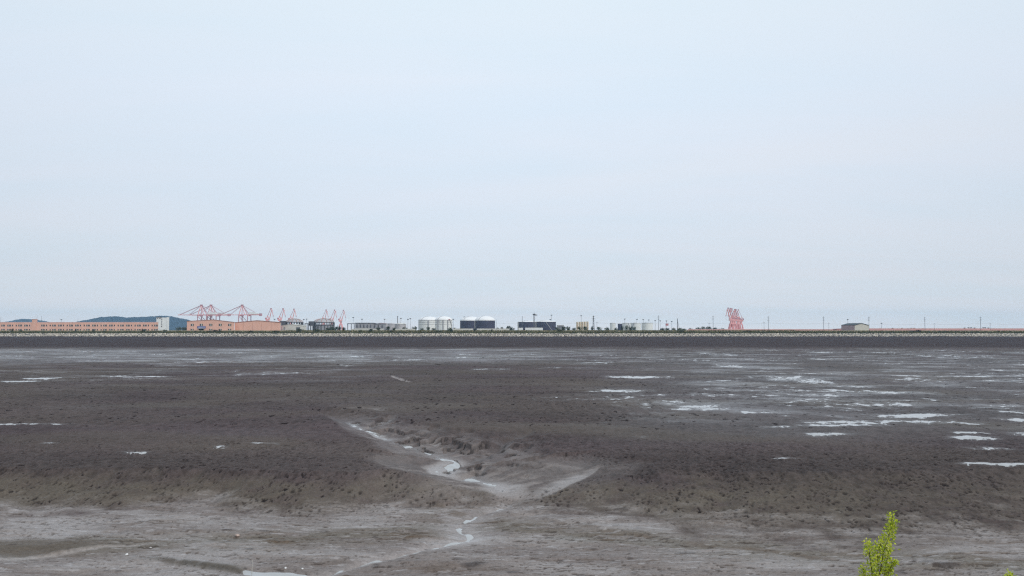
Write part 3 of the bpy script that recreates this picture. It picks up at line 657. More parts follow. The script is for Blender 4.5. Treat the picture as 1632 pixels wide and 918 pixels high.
# twin gabled salmon warehouse
def warehouse():
    Yd = 790; c = 340; r = root_at('warehouse', c, Yd, 'salmon gabled warehouse with a blue sign over its dark door', 'warehouse')
    D = lambda px: dx_at(px, c, Yd); Hh = lambda py: hz_at(py, Yd)
    MB().prism([(D(298.3), 0), (D(374), 0), (D(374), Hh(513.9)), (D(340), Hh(509.9)), (D(298.3), Hh(512.4))][::-1], 0, 60).build('wall', M_pink, r)
    rf = MB()
    for (p0, q0), (p1, q1) in (((297.8, 512.2), (340, 509.7)), ((340, 509.7), (374.2, 513.7))):
        rf.prism([(D(p0), Hh(q0)), (D(p1), Hh(q1)), (D(p1), Hh(q1) + .35), (D(p0), Hh(q0) + .35)], -.4, 60.3)
    rf.build('roof', mat('salmon_roof', (0.50, 0.26, 0.21), 0.7, 0.1, 0.2, 0.2), r)
    fr = M_offw; src = None
    for zz_, hh in ((519.6, 2.4), (526.2, 1.5)):
        for px in (307, 321.5, 336.5, 351.5, 366.5):
            if zz_ > 520 and px == 321.5: continue
            if src is None:
                m = MB(); m.cur = 0; m.box(-.35, .35, -.10, .01, 0, 2.2).box(-2.0, 2.0, -.12, .01, 2.2, 2.35).box(-2.0, 2.0, -.12, .01, -.15, 0)
                m.cur = 1; m.box(-1.9, -.36, -.05, .01, 0.001, 2.199); m.cur = 2; m.box(.36, 1.9, -.05, .01, 0.001, 2.199)
                o = src = m.build('window', [fr, M_glass, mat('brown_glass', (0.20, 0.15, 0.12), .3, .2, 1, .4)], r)
            else: o = src.copy(); C.objects.link(o)
            o.location = (D(px), -.004, Hh(zz_)); o.scale = (0.85, 1, hh / 2.4)
    MB().box(D(317.5), D(325.2), -.15, .01, 0, Hh(524)).build('door', mat('dark_door', (0.012, 0.012, 0.015), .7, .2, 1, .1), r)
    m = MB().box(D(315.2), D(328.2), -.55, -.20, Hh(523.2), Hh(520.0)); m.cur = 1
    random.seed(3)                                       # row of pale characters, too small to read in the photograph
    x = D(316.2)
    while x < D(327.3):
        wch = random.uniform(.45, .75); z0, z1 = Hh(522.6), Hh(520.9); x1 = min(x + wch, D(327.4))
        m.box(x, x + .16, -.60, -.551, z0, z1).box(x + .17, x1, -.60, -.551, z1 - .22, z1).box(x + .17, x1, -.60, -.551, z0 + (z1-z0)*random.uniform(.3, .55), z0 + (z1-z0)*.62)
        x += wch + .28
    sg_ = m.build('sign', [M_blue, M_white], r)
    MB().box(D(316), D(327.5), -1.3, -.20, Hh(523.9), Hh(523.45)).build('canopy', M_offw, r)
    skew(r, (374 - 816) / F, ('wall', 'roof'))
warehouse()
def warehouse2():
    Yd = 796; c = 412; r = root_at('warehouse', c, Yd, 'salmon windowless warehouse with a low gable and panel seams', 'warehouse')
    D = lambda px: dx_at(px, c, Yd); Hh = lambda py: hz_at(py, Yd)
    MB().prism([(D(374.6), 0), (D(448), 0), (D(448), Hh(514.0)), (D(410), Hh(511.0)), (D(374.6), Hh(514.3))][::-1], 0, 60).build('wall', M_pink, r)
    rf = MB()
    for (p0, q0), (p1, q1) in (((374.6, 514.3), (410, 511.0)), ((410, 511.0), (448.5, 514.0))):
        rf.prism([(D(p0), Hh(q0)), (D(p1), Hh(q1)), (D(p1), Hh(q1) + .4), (D(p0), Hh(q0) + .4)], -.5, 60.3)
    rf.build('roof', mat('salmon_verge', (0.38, 0.19, 0.16), 0.7, 0.1, 0.2, 0.2), r)
    sm = mat('seam', (0.42, 0.23, 0.18), .8, .1, 1, .2)
    for px in (388, 403, 417.5, 432.5):
        MB().box(D(px) - .09, D(px) + .09, -.06, .01, 0, Hh(514.4)).build('panel_seam', sm, r)
    MB().box(D(447.4), D(448.2), -.2, 6, 0, Hh(514.3)).build('corner_trim', M_offw, r)
    skew(r, (448.6 - 816) / F)
warehouse2()

# beige shed and the grey structures beside it
def shed(name, px0, px1, pk, ye, yp, Yd, mw, mr, label, depth=18, group=None):
    c = (px0 + px1) / 2; r = root_at(name, c, Yd, label, 'shed', group); D = lambda px: dx_at(px, c, Yd); Hh = lambda py: hz_at(py, Yd)
    MB().prism([(D(px0), 0), (D(px1), 0), (D(px1), Hh(ye)), (D(pk), Hh(yp)), (D(px0), Hh(ye))][::-1], 0, depth).build('wall', mw, r)
    rf = MB()
    for a_, b_2 in ((px0, pk), (pk, px1)):
        za, zb = (Hh(ye), Hh(yp)) if b_2 == pk else (Hh(yp), Hh(ye))
        e0 = -.4 if b_2 == pk else 0; e1 = .4 if b_2 != pk else 0
        rf.prism([(D(a_) + e0, za), (D(b_2) + e1, zb), (D(b_2) + e1, zb + .35), (D(a_) + e0, za + .35)], -.4, depth + .4)
    rf.build('roof', mr, r); return r, D, Hh
r, D, Hh = shed('shed', 450.3, 481, 464, 519.2, 517.0, 815, M_offw, M_offw, 'beige low gabled shed in front of the grey dome frames')
MB().box(D(472.5), D(478.5), -.1, .01, 0, Hh(521.5)).build('door', M_dgrey, r)
MB().box(D(452.2), D(455), -.1, .01, 0, Hh(520.5)).build('door', M_grey, r)
def dome_store(px0, px1, Yd, ytop, yeave, label, annex):
    c = (px0 + px1) / 2; r = root_at('storage_dome', c, Yd, label, 'storage dome', 'domed storage halls'); Rr = dx_at(px1, c, Yd); He = hz_at(yeave, Yd); Ht = hz_at(ytop, Yd)
    pr = [(Rr * math.cos(a_), He + (Ht - He) * math.sin(a_)) for a_ in np.linspace(0, math.pi / 2 - .02, 9)]
    MB().lathe(pr, 40).build('dome_roof', mat('dome_sheet', (0.40, 0.39, 0.40), .6, .12, .1, .3), r, smooth=True)
    MB().lathe([(Rr * .985, 0), (Rr * .985, He - 2.6)], 40).build('wall', M_grey, r, smooth=True)
    MB().lathe([(Rr * 1.03, He - .5), (Rr * 1.03, He + .2), (Rr * .97, He + .2)], 40).build('ring_beam', M_dgrey, r)
    MB().lathe([(Rr * 1.03, He - 3.6), (Rr * 1.03, He - 2.9), (Rr * .97, He - 2.9)], 40).build('walkway', M_dgrey, r)
    src = None
    for i in range(20):
        a_ = 2 * math.pi * i / 20
        if src is None: o = src = MB().box(-.35, .35, -.35, .35, 0, He).build('column', M_dgrey, r)
        else: o = src.copy(); C.objects.link(o)
        o.location = (Rr * 1.02 * math.cos(a_), Rr * 1.02 * math.sin(a_), 0); o.rotation_euler.z = a_
    Mrib = mat('rib_rust', (0.42, 0.26, 0.22), .7, .15, .3, .2); src = None
    for i in range(12):
        if src is None:
            m = MB()
            for (r0, z0), (r1, z1) in zip(pr[:-1], pr[1:]): m.bar((r0, 0, z0 + .25), (r1, 0, z1 + .25), .5, .4)
            o = src = m.build('roof_rib', Mrib, r)
        else: o = src.copy(); C.objects.link(o)
        o.rotation_euler.z = 2 * math.pi * i / 12
    if annex:
        x0, x1, zt = annex; x0, x1, zt = dx_at(x0, c, Yd), dx_at(x1, c, Yd), hz_at(zt, Yd)
        m = MB().box(x0, x1, -Rr * .8, -2, zt * .55, zt); 
        for xx in np.linspace(x0 + .4, x1 - .4, 4):
            m.box(xx - .3, xx + .3, -Rr * .8, -Rr * .8 + .6, 0, zt * .55 - .003)
        m.build('annex', M_dgrey, r)
dome_store(456, 482.5, 940, 508.3, 513.5, 'grey ribbed storage dome behind the beige gabled shed', (449.5, 458, 511.6))
dome_store(500, 532.5, 960, 508.0, 513.8, 'larger grey ribbed storage dome with framed annex on its left', (495.3, 504, 512.2))
def gantry(px0, px1, yt, Yd, label):
    c = (px0 + px1) / 2; r = root_at('pipe_gantry', c, Yd, label, 'gantry'); H = hz_at(yt, Yd); a0, a1 = dx_at(px0, c, Yd), dx_at(px1, c, Yd)
    MB().box(a0, a1, -1.2, 1.2, H - .8, H).build('beam', M_dgrey, r)
    n = max(2, int((a1 - a0) / 7))
    for i in range(n + 1):
        x = a0 + .3 + (a1 - a0 - .6) * i / n
        MB().box(x - .25, x + .25, -1, 1, 0, H - .803).build('post', M_dgrey, r)
gantry(486, 496, 515.3, 950, 'open dark pipe gantry left of the larger storage dome')
gantry(554, 566, 515.3, 950, 'open dark pipe gantry left of the striped grey warehouse')
gantry(570, 600, 514.9, 985, 'long dark pipe gantry over the striped grey warehouse roofs')
def stripehouse(px0, px1, yt, Yd, label):
    c = (px0 + px1) / 2; r = root_at('process_hall', c, Yd, label, 'hall'); H = hz_at(yt, Yd); a0, a1 = dx_at(px0, c, Yd), dx_at(px1, c, Yd)
    MB().box(a0, a1, 0, 14, 0, H).build('wall', M_grey, r)
    MB().box(a0 - .4, a1 + .4, -.4, 14.4, H + .003, H + .8).build('roof', M_dgrey, r)
    n = int((a1 - a0) / 4)
    for i in range(n):
        x = a0 + (a1 - a0) * (i + .5) / n
        MB().box(x - .7, x + .7, -.12, .01, H * .45, H * .85).build('window', M_dgrey, r)
    MB().box(a0, a1, -.5, -.2, 1.2, H * .36).build('loading_front', M_offw, r)
stripehouse(566.5, 593.5, 515.4, 965, 'grey hall with dark roof and dark openings')
stripehouse(594.5, 612, 516.6, 975, 'low grey hall at the right end of the dark roofed hall')

# tanks
def tank(px0, px1, yshell, ydome, Yd, shell, roof, label, group, ribs=0, stair=None, ladder=None, name='storage_tank', dome=True):
    c = (px0 + px1) / 2; Rr = (px1 - px0) / 2 / F * Yd; r = root_at(name, c, Yd, label, 'tank', group); H = hz_at(yshell, Yd); T = hz_at(ydome, Yd)
    MB().lathe([(Rr, 0), (Rr, H)], 64).build('shell', shell, r, smooth=True)
    pr = [(Rr * 1.004 * math.cos(a_), H + (T - H) * math.sin(a_)) for a_ in np.linspace(0, math.pi / 2 - .01, 9)] if dome else [(Rr * 1.004, H), (Rr * .5, (H + T) / 2), (0.01, T)]
    MB().lathe(pr, 64).build('roof', roof, r, smooth=True)
    MB().lathe([(Rr * 1.002, H - .25), (Rr * 1.02, H - .25), (Rr * 1.02, H + .15), (Rr * .99, H + .15)], 64).build('rim', M_grey, r)
    for i in range(ribs):
        zz_ = H * (0.62 + .19 * i)
        MB().lathe([(Rr * 1.001, zz_), (Rr * 1.012, zz_), (Rr * 1.012, zz_ + .28), (Rr * 1.001, zz_ + .28)], 64).build('wind_girder', M_grey, r)
    if stair:
        m = MB(); a0, a1 = stair; n = 22
        for i in range(n):
            t0, t1 = i / n, (i + 1) / n; A, B = a0 + (a1 - a0) * t0, a0 + (a1 - a0) * t1
            m.bar((Rr * 1.025 * math.cos(A), Rr * 1.025 * math.sin(A), H * t0), (Rr * 1.025 * math.cos(B), Rr * 1.025 * math.sin(B), H * t1), .35, .9)
        m.build('stair', M_grey, r)
    if ladder is not None:
        for aL in ladder:
            m = MB(); x, y = Rr * 1.015 * math.cos(aL), Rr * 1.015 * math.sin(aL)
            m.box(x - .55, x + .55, y - .5, y + .3, 0, H); m.build('ladder', M_offw if shell is M_navy else M_grey, r)
    m = MB()
    for (r0, z0), (r1, z1) in zip(pr[:-1], pr[1:]): m.bar((r0 * math.cos(-2.2), r0 * math.sin(-2.2), z0 + .12), (r1 * math.cos(-2.2), r1 * math.sin(-2.2), z1 + .12), .5, .3)
    m.build('roof_walk', M_grey, r)
    return r, Rr, H
M_wshell = mat('white_shell', (0.74, 0.75, 0.73), 0.55, 0.05, 0.05, 0.3)
M_wroof = mat('white_dome', (0.82, 0.82, 0.82), 0.5, 0.03, 0.1, 0.3)
tank(667, 699.5, 510.6, 504.3, 1060, M_wshell, M_wroof, 'white domed tank partly hidden, leftmost of the white domed pair', 'large white domed tanks', 2, None, (-1.5,))
r, Rr, H = tank(693.5, 721, 510.2, 503.9, 1000, M_wshell, M_wroof, 'white domed tank with curved stair and small red mark near the rim', 'large white domed tanks', 2, (-.02, -.75), (-2.2, -1.55, -1.0))
m = MB(); m.bar((Rr * .62, -Rr * .80, H + .3), (Rr * .80, -Rr * .62, H + .3), .3, 1.3); m.build('mark', mat('red_mark', (0.30, 0.03, 0.04), .6, .1, 1, .2), r)
tank(733.3, 766, 511.2, 504.5, 1110, M_navy, M_wroof, 'navy tank with white dome, partly hidden at left of its pair', 'navy tanks with white domes', 0, None, None)
tank(757, 789, 511.0, 503.6, 1050, M_navy, M_wroof, 'navy tank with white dome and pale ladder, front one of its pair', 'navy tanks with white domes', 0, None, (-2.9,))
tank(825.2, 858, 513.2, 511.0, 1180, M_navy, M_wroof, 'navy flat roofed tank behind the dark lattice mast', 'low navy tanks with flat white roofs', 0, None, (-2.9, -2.75))
tank(853, 886, 513.0, 510.8, 1120, M_navy, M_wroof, 'navy flat roofed tank with a pale diagonal stair, right of the mast', 'low navy tanks with flat white roofs', 0, (-.95, -1.6), (-2.75,))
M_ftank = mat('old_tank', (0.46, 0.44, 0.45), .65, .12, .08, .2)
tank(600.5, 618, 515.9, 514.8, 1000, M_ftank, mat('tank_roof_brown', (0.30, 0.22, 0.22), .7, .1, .1, .2), 'low grey tank with brownish roof beside the dark gantry', 'low grey tanks', 0)
tank(614.5, 634, 516.3, 515.2, 1030, M_ftank, M_ftank, 'low grey tank in the middle of the low grey three', 'low grey tanks', 0)
tank(629.5, 647.5, 516.8, 514.9, 1010, M_ftank, M_offw, 'low grey tank with a pale domed roof, rightmost of three', 'low grey tanks', 0)
tank(972, 981, 515.0, 514.6, 1250, M_wshell, M_wroof, 'small white tank left of the small navy tank', 'small tanks behind trees', 0)
tank(984.5, 991.5, 516.0, 515.6, 1230, M_navy, M_wroof, 'small navy tank among small white ones', 'small tanks behind trees', 0)
tank(991.5, 1006, 515.0, 514.4, 1260, M_wshell, M_wroof, 'small white tank behind the trees right of the small navy tank', 'small tanks behind trees', 0, (-.6, -1.4))
tank(1005, 1021, 514.8, 514.2, 1230, M_wshell, M_wroof, 'small cream white tank with dark stair in the middle of the white row', 'small tanks behind trees', 0, (-2.9, -2.0))
tank(1022.5, 1040, 514.7, 514.2, 1200, M_wshell, M_wroof, 'small white tank at the right end of the white row', 'small tanks behind trees', 0)
# silos
for i in range(5):
    px = 920 + i * 4.05; Yd = 1300
    r = root_at('silo', px, Yd, f"{'rightmost' if i == 4 else ORD[i] + ('' if i == 0 else ' from left')} of five tall cream silos", 'silo', 'cream silos'); rr = 1.85; H = hz_at(512.6 - .22 * i, Yd)
    MB().lathe([(rr, 0), (rr, H - .8)], 20).build('shell', M_cream, r, smooth=True)
    MB().lathe([(rr, H - .8), (.4, H)], 20).build('cone_roof', M_offw, r, smooth=True)
    MB().box(-.25, .25, -rr - .35, -rr - .05, 0, H - .8).build('ladder', mat('silo_ladder', (0.30, 0.17, 0.12), .7, .1, 1, .2), r)
r = root_at('utility_building', 893.5, 1050, 'small grey box building right of the flat navy tanks', 'building')
MB().box(-4.6, 4.4, 0, 8, 0, hz_at(518.5, 1050)).build('wall', M_grey, r); MB().box(-4.8, 4.6, -.2, 8.2, hz_at(518.5, 1050) + .003, hz_at(518.0, 1050)).build('roof', M_offw, r)
MB().box(-3, 3, -.1, .01, 5, hz_at(520.2, 1050)).build('window', M_dgrey, r)

# walls and long low buildings
def wall(name, px0, px1, yt, Yd, m_, label, cat='wall', cop=None, thick=.4):
    c = (px0 + px1) / 2; r = root_at(name, c, Yd, label, cat); a0, a1 = dx_at(px0, c, Yd), dx_at(px1, c, Yd); H = hz_at(yt, Yd)
    MB().box(a0, a1, 0, thick, 0, H - .35).build('panel', m_, r); MB().box(a0 - .05, a1 + .05, -.1, thick + .1, H - .35, H).build('coping', cop or m_, r)
    n = int((a1 - a0) / 9)
    src = None
    for i in range(1, n):
        if src is None: o = src = MB().box(-.2, .2, -.12, -.003, 0, H - .36).build('pier', cop or m_, r)
        else: o = src.copy(); C.objects.link(o)
        o.location.x = a0 + (a1 - a0) * i / n
    return r
wall('boundary_wall', 630, 662, 524.0, 850, M_offw, 'pale low boundary wall below the low grey tanks')
wall('boundary_wall', 722, 754, 523.6, 850, M_offw, 'pale boundary wall right of the white domed tanks')
wall('boundary_wall', 760, 812, 523.6, 850, M_offw, 'pale boundary wall below the white domed navy tanks')
wall('boundary_wall', 826.5, 833.5, 522.4, 860, M_white, 'short white wall piece left of the long white wall')
wall('boundary_wall', 837, 865, 522.2, 860, M_white, 'white wall in front of the flat roofed navy tanks')
wall('boundary_wall', 560, 600, 524.2, 850, M_offw, 'pale boundary wall below the dark roofed grey hall')
wall('pink_wall', 1096, 1332, 524.6, 900, M_pinkwall, 'long thin pink wall behind the dike left of the red shed', cop=M_pinkroof)
wall('pink_wall', 1384.5, 1700, 523.3, 880, M_pinkwall, 'long pink wall running to the right edge past the cream shed', cop=M_pinkroof)
r, D, Hh = shed('shed', 1333, 1361, 1347, 524.7, 524.0, 870, M_pinkwall, mat('red_roof', (0.22, 0.055, 0.06), .7, .15, .3, .2), 'very low red shed touching the cream shed', 10)
# cream shed on the right, seen on its corner
def cream_shed():
    Yd = 800; r = thing('shed', (at(1373, 500, Yd).x, Yd, GZ), 'cream gabled shed with dark roof near the right', 'shed'); H = hz_at(518.6, Yd); P = hz_at(515.4, Yd)
    hw = dx_at(1384.3, 1373, Yd); dpt = 15
    sx = dx_at(1350.3, 1361.9, Yd)                                   # the long side runs back to the left
    m = MB(); fr = [(-hw, 0, 0), (hw, 0, 0), (hw, 0, H), (0, 0, P), (-hw, 0, H)]; bk = [(x + sx - 0.0, y + dpt, z_) for x, y, z_ in fr]
    m.cur = 0; m.add(fr + bk, [(0, 1, 2, 3, 4)]); m.cur = 1; m.add(fr + bk, [(0, 4, 9, 5), (9, 8, 7, 6, 5), (1, 6, 7, 2)])
    m.build('wall', [mat('cream_gable', (0.62, 0.59, 0.52), .8, .08, .2, .2), mat('shaded_side', (0.40, 0.30, 0.31), .8, .08, .2, .2)], r)  # side walls get a darker mauve that paints in their shade
    m = MB(); e = .35
    for a_, b_2 in ((4, 3), (3, 2)):
        q_ = [fr[a_], fr[b_2], bk[b_2], bk[a_]]; up = [(x, y, z_ + e) for x, y, z_ in q_]; lo = [(x, y, z_ + .01) for x, y, z_ in q_]
        off = -.5; lo = [(x, y + (off if i < 2 else .5), z_) for i, (x, y, z_) in enumerate(lo)]; up = [(x, y + (off if i < 2 else .5), z_) for i, (x, y, z_) in enumerate(up)]
        m.add(lo + up, [(3,2,1,0), (4,5,6,7), (0,1,5,4), (1,2,6,5), (2,3,7,6), (3,0,4,7)])
    m.build('roof', M_roofd, r)
cream_shed()

# ------------------------------------------------------------------ cranes
def sts_crane(px, Yd, label, flip=1):
    r = root_at('quay_crane', px, Yd, label, 'crane', 'ship to shore gantry cranes'); s = 1.0
    zb = 38.5; za = hz_at(486.0, Yd); g = 11.5; dp = 13
    for y in (-dp, dp):
        MB().box(-g - .9, -g + .9, y - .9, y + .9, 0, zb + 3).build('leg', M_redd, r)
        MB().box(g - .9, g + .9, y - .9, y + .9, 0, zb + 3).build('leg', M_redd, r)
        MB().bar((-g + .9, y, zb - 2), (g - .9, y, 14), 1.1).build('brace', M_redd, r)
        MB().box(-g + .91, g - .91, y - .8, y + .8, 11, 13).build('portal_beam', M_red, r)
    for x in (-g, g):
        MB().box(x - .8, x + .8, -dp + .91, dp - .91, zb - 1.0, zb + 1.2).build('cross_beam', M_red, r)
    ap = -g + 4
    for y in (-5, 5):
        m = MB(); m.bar((-g, y * 2.2, zb + 3), (ap, y * .5, za - 1.5), 1.4); m.build('mast_leg', M_red, r)
        m = MB(); m.bar((g * .25, y * 2.2, zb + 3), (ap + 1, y * .5, za - 1.5), 1.2); m.build('mast_leg', M_red, r)
        MB().bar((ap, y * .5, za - 1), (-62, y * .6, zb + 3), .75).build('forestay', M_redd, r)
        MB().bar((ap, y * .5, za - 1), (-38, y * .6, zb + 3), .55).build('forestay', M_redd, r)
        MB().bar((ap, y * .5, za - 1), (g, y * .6, zb + 3.2), .75).build('backstay', M_redd, r)
        MB().bar((ap, y * .5, za - 1), (37, y * .6, zb + 3), .5).build('backstay', M_redd, r)
        m = MB().box(-67, -g - 1, y * .6 - .6, y * .6 + .6, zb + 1.4, zb + 3.0)
        m.build('boom_girder', M_red, r)
        MB().box(-g - .99, 44, y * .6 - .7, y * .6 + .7, zb + 1.2, zb + 3.4).build('rear_girder', M_red, r)
    m = MB()
    for x in np.arange(-64, 43, 6.0): m.box(x - .3, x + .3, -2.39, 2.39, zb + 1.8, zb + 2.4)
    m.build('girder_tie', M_redd, r)
    MB().box(ap - 2.2, ap + 2.6, -4, 4, za - 1.6, za + 1.0).build('mast_head', M_redd, r)
    MB().prism([(11, zb + 3.6), (34, zb + 3.6), (34, zb + 6.0), (28, zb + 8.8), (12, zb + 9.4)][::-1], -4.5, 4.5).build('machine_house', M_white, r)
    MB().box(38, 43.5, -4, 4, zb - .6, zb + 6).build('counterweight', M_redd, r)
    MB().box(-9, -4, -3, 3, zb - 2.2, zb + 1.0).build('trolley_cab', M_redd, r)
    m = MB().bar((-6.5, -2, zb - 2.2), (-6.5, -2, zb - 9), .25).bar((-6.5, 2, zb - 2.2), (-6.5, 2, zb - 9), .25); m.build('hoist_rope', M_dgrey, r)
    MB().box(-9.5, -3.5, -1.5, 1.5, zb - 10, zb - 8.9).build('spreader', M_redd, r)
    return r
sts_crane(325.2, 2050, 'red ship to shore crane, leftmost, its boom reaching out to the left')
sts_crane(340.5, 2080, 'red ship to shore crane standing close behind the leftmost one')
sts_crane(390.3, 2040, 'red ship to shore crane standing apart on the right')

def jib_crane_proto():
    r = thing('jib_crane', (0, 0, 0), '', 'crane', 'portal jib cranes')
    for sx in (-1, 1):
        for sy in (-1, 1):
            MB().bar((sx * 5.5, sy * 5.5, 0), (sx * 2.6, sy * 2.6, 17), 2.1).build('leg', M_red, r)
    MB().box(-6.4, 6.4, -6.2, 6.2, 3.0, 4.4).build('sill_beam', M_red, r)
    MB().box(-3.6, 3.6, -3.6, 3.6, 16.2, 18.2).build('portal_head', M_red, r)
    MB().lathe([(2.9, 18.2), (2.6, 24.5)], 16).build('slew_column', M_red, r, smooth=True)
    hs = MB().prism([(-5.5, 24.51), (3.6, 24.51), (3.6, 28.5), (-.5, 29.8), (-5.5, 28.5)][::-1], -2.8, 2.8).build('machine_house', M_red, r)
    MB().box(2.6, 4.6, -4.6, -2.81, 25.0, 27.6).build('operator_cab', M_white, r)
    MB().box(-7.5, -4.2, -2.4, 2.4, 28.8, 32.8).build('counterweight', M_redd, r)
    m = MB()
    for y in (-1.8, 1.8):
        m.bar((2.5, y, 28), (-1.6, y * .6, 37.5), .8); m.bar((-4.5, y, 28.5), (-1.8, y * .6, 37.5), .8)
    m.build('a_frame', M_red, r)
    m = MB()
    for y in (-1.5, 1.5): m.bar((3.0, y, 28.4), (8.2, y * .5, 52.5), .95)
    for i in range(7):
        t0, t1 = i / 7, (i + 1) / 7; sg_ = 1 if i % 2 else -1
        a_ = Vector((3, 0, 28.4)).lerp(Vector((8.2, 0, 52.5)), t0); b_2 = Vector((3, 0, 28.4)).lerp(Vector((8.2, 0, 52.5)), t1)
        m.bar(a_ + Vector((0, sg_ * 1.2, 0)), b_2 - Vector((0, sg_ * 1.1, 0)), .4)
    m.build('main_jib', M_red, r)
    m = MB()
    for y in (-.8, .8): m.bar((-1.7, y, 37.3), (6.3, y * .6, 55.2), .65)
    m.build('tie_link', M_redd, r)
    m = MB()
    for y in (-.9, .9):
        m.bar((6.0, y * .6, 55.4), (8.6, y, 52.2), .9); m.bar((8.4, y, 53.4), (12.6, y * .5, 37.5), .9); m.bar((6.3, y * .6, 55.6), (11.4, y, 50.5), .5)
    m.bar((10, 0, 47), (11, 0, 43), 1.1)
    m.build('fly_jib', M_red, r)
    MB().box(5.2, 8.2, -1.3, 1.3, 54.6, 57.2).build('pulley_head', M_redd, r)
    MB().box(11.8, 13.6, -.9, .9, 36.0, 38.3).build('jib_tip', M_redd, r)
    m = MB().bar((12.6, 0, 36), (12.6, 0, 27), .22); m.build('hoist_rope', M_dgrey, r)
    return r
jp = jib_crane_proto(); firstj = True
def put_jib(px, ytop, Yd, flip, label, group, sx=1.0, rz=0):
    global firstj
    o = jp if firstj else copy_tree(jp); firstj = False
    s = hz_at(ytop, Yd) / 57.2; apex = (6.7 if not flip else -6.7) * s
    o.location = (at(px, 500, Yd).x - apex, Yd, GZ); o.scale = (s * sx, s, s); o.rotation_euler.z = (math.pi if flip else 0) + rz
    o['label'] = label; o['group'] = group; return o
for i, (px, yt) in enumerate([(431.8, 490.9), (451, 491.2), (468.4, 491.9)]):
    put_jib(px, yt, 1750 + 25 * i, False, ['red jib crane rising behind the left part of the windowless warehouse', 'red jib crane rising behind the right end of the windowless warehouse', 'red jib crane rising behind the smaller storage dome'][i], 'red jib cranes behind the domes')
for i, (px, yt) in enumerate([(519.6, 493.2), (533.1, 493.3), (547.3, 493.8)]):
    put_jib(px, yt, 1850 + 25 * i, False, ['red jib crane rising behind the middle of the larger storage dome', 'red jib crane rising behind the right edge of the larger storage dome', 'red jib crane standing clear on the right of the larger storage dome'][i], 'red jib cranes behind the domes')
for i, (px, yt) in enumerate([(1160.6, 490.3), (1163.8, 490.8), (1166.6, 491.2), (1171.2, 492.4), (1173.2, 492.8), (1177, 493.0)]):
    put_jib(px, yt, 1640 + 42 * i, True, f"{['leftmost and tallest', 'second from left', 'third from left', 'fourth from left', 'fifth from left', 'rightmost'][i]} of the tight cluster of red jib cranes", 'cluster of red jib cranes', 1.0, R(random.uniform(-14, 14)))
wall('quay_shed', 1164, 1192, 525.0, 1500, M_pinkwall, 'low pink quay shed at the foot of the clustered cranes', 'shed', thick=8)

# ------------------------------------------------------------------ masts, poles, wires
def light_mast(px, yt, Yd, label, group='floodlight masts', heads=1):
    r = root_at('floodlight_mast', px, Yd, label, 'mast', group); H = hz_at(yt, Yd)
    MB().tube((0, 0, 0), (0, 0, H - .5), .28 * Yd / 1000, .14 * Yd / 1000, 8).build('pole', M_grey, r)
    s = Yd / 1000
    MB().lathe([(.25 * s, H - .9 * s), (1.15 * s, H - .6 * s), (1.15 * s, H), (.2 * s, H + .2 * s)], 12).build('lamp_ring', M_pole, r)
for px, yt, Yd, lb in [(438, 508.3, 1300, 'floodlight mast between the first two jib cranes on the left'), (484.3, 508.8, 1200, 'floodlight mast just right of the smaller storage dome'), (488.8, 508.2, 1250, 'floodlight mast above the gantry left of the larger dome'),
                       (563, 505.6, 1300, 'taller floodlight mast above the dark gantry left of the grey hall'), (577, 508.3, 1300, 'floodlight mast over the dark roofed grey hall'), (613, 508.3, 1250, 'floodlight mast behind the brown roofed low tank'),
                       (639, 507, 1250, 'floodlight mast just right of the chimney pole'), (650.2, 508.5, 1000, 'left one of two floodlight masts beside the white tanks'), (654, 507.3, 1050, 'right one of two floodlight masts beside the white tanks'),
                       (722.5, 508.5, 1250, 'floodlight mast right of the white domed tank with curved stair'), (740, 504.8, 1350, 'floodlight mast behind the left navy domed tank'),
                       (878.8, 501.8, 1250, 'tall floodlight mast behind the right flat navy tank'), (877.2, 508.8, 1300, 'shorter floodlight mast behind the right flat navy tank'), (926.3, 502.8, 1400, 'tall floodlight mast behind the cream silos'),
                       (995.5, 508, 1350, 'floodlight mast behind the small white tanks'), (1350.8, 509, 1000, 'floodlight mast behind the cream gabled shed'), (1404.5, 514.7, 1000, 'floodlight mast right of the cream gabled shed'), (98, 509, 1300, 'thin mast behind the middle of the long pink building')]:
    light_mast(px, yt, Yd, lb)
for i, (px, yt) in enumerate([(1015, 508.5), (1025, 509), (1034, 509.6), (1044, 510.6), (1052, 511), (1062, 511), (1070.5, 512)]):
    light_mast(px, yt, 1400 + 40 * i, f"{ORD[i]}{'' if i == 0 else ' from left'} of the floodlight row over the rightmost small white tanks", 'row of floodlights')
ix = 0
pts_l = [1401.5, 1422, 1437, 1446, 1452, 1456.5, 1470]
for i, px in enumerate(pts_l):
    light_mast(px, 522.7 + .5 * (i % 3 == 0), 1000, f"{ORD[i]}{'' if i == 0 else ' from left'} of the short lamps over the pink wall left of the brown bush", 'short lamps left of the bush')
pts_r = [1536.5, 1543, 1547, 1552.5, 1566.5, 1569.5, 1574.5]
for i, px in enumerate(pts_r):
    light_mast(px, 521.9 + .4 * (i % 3 == 0), 1000, f"{ORD[i]}{'' if i == 0 else ' from left'} of the short lamps over the pink wall near the right edge", 'short lamps near the right edge')

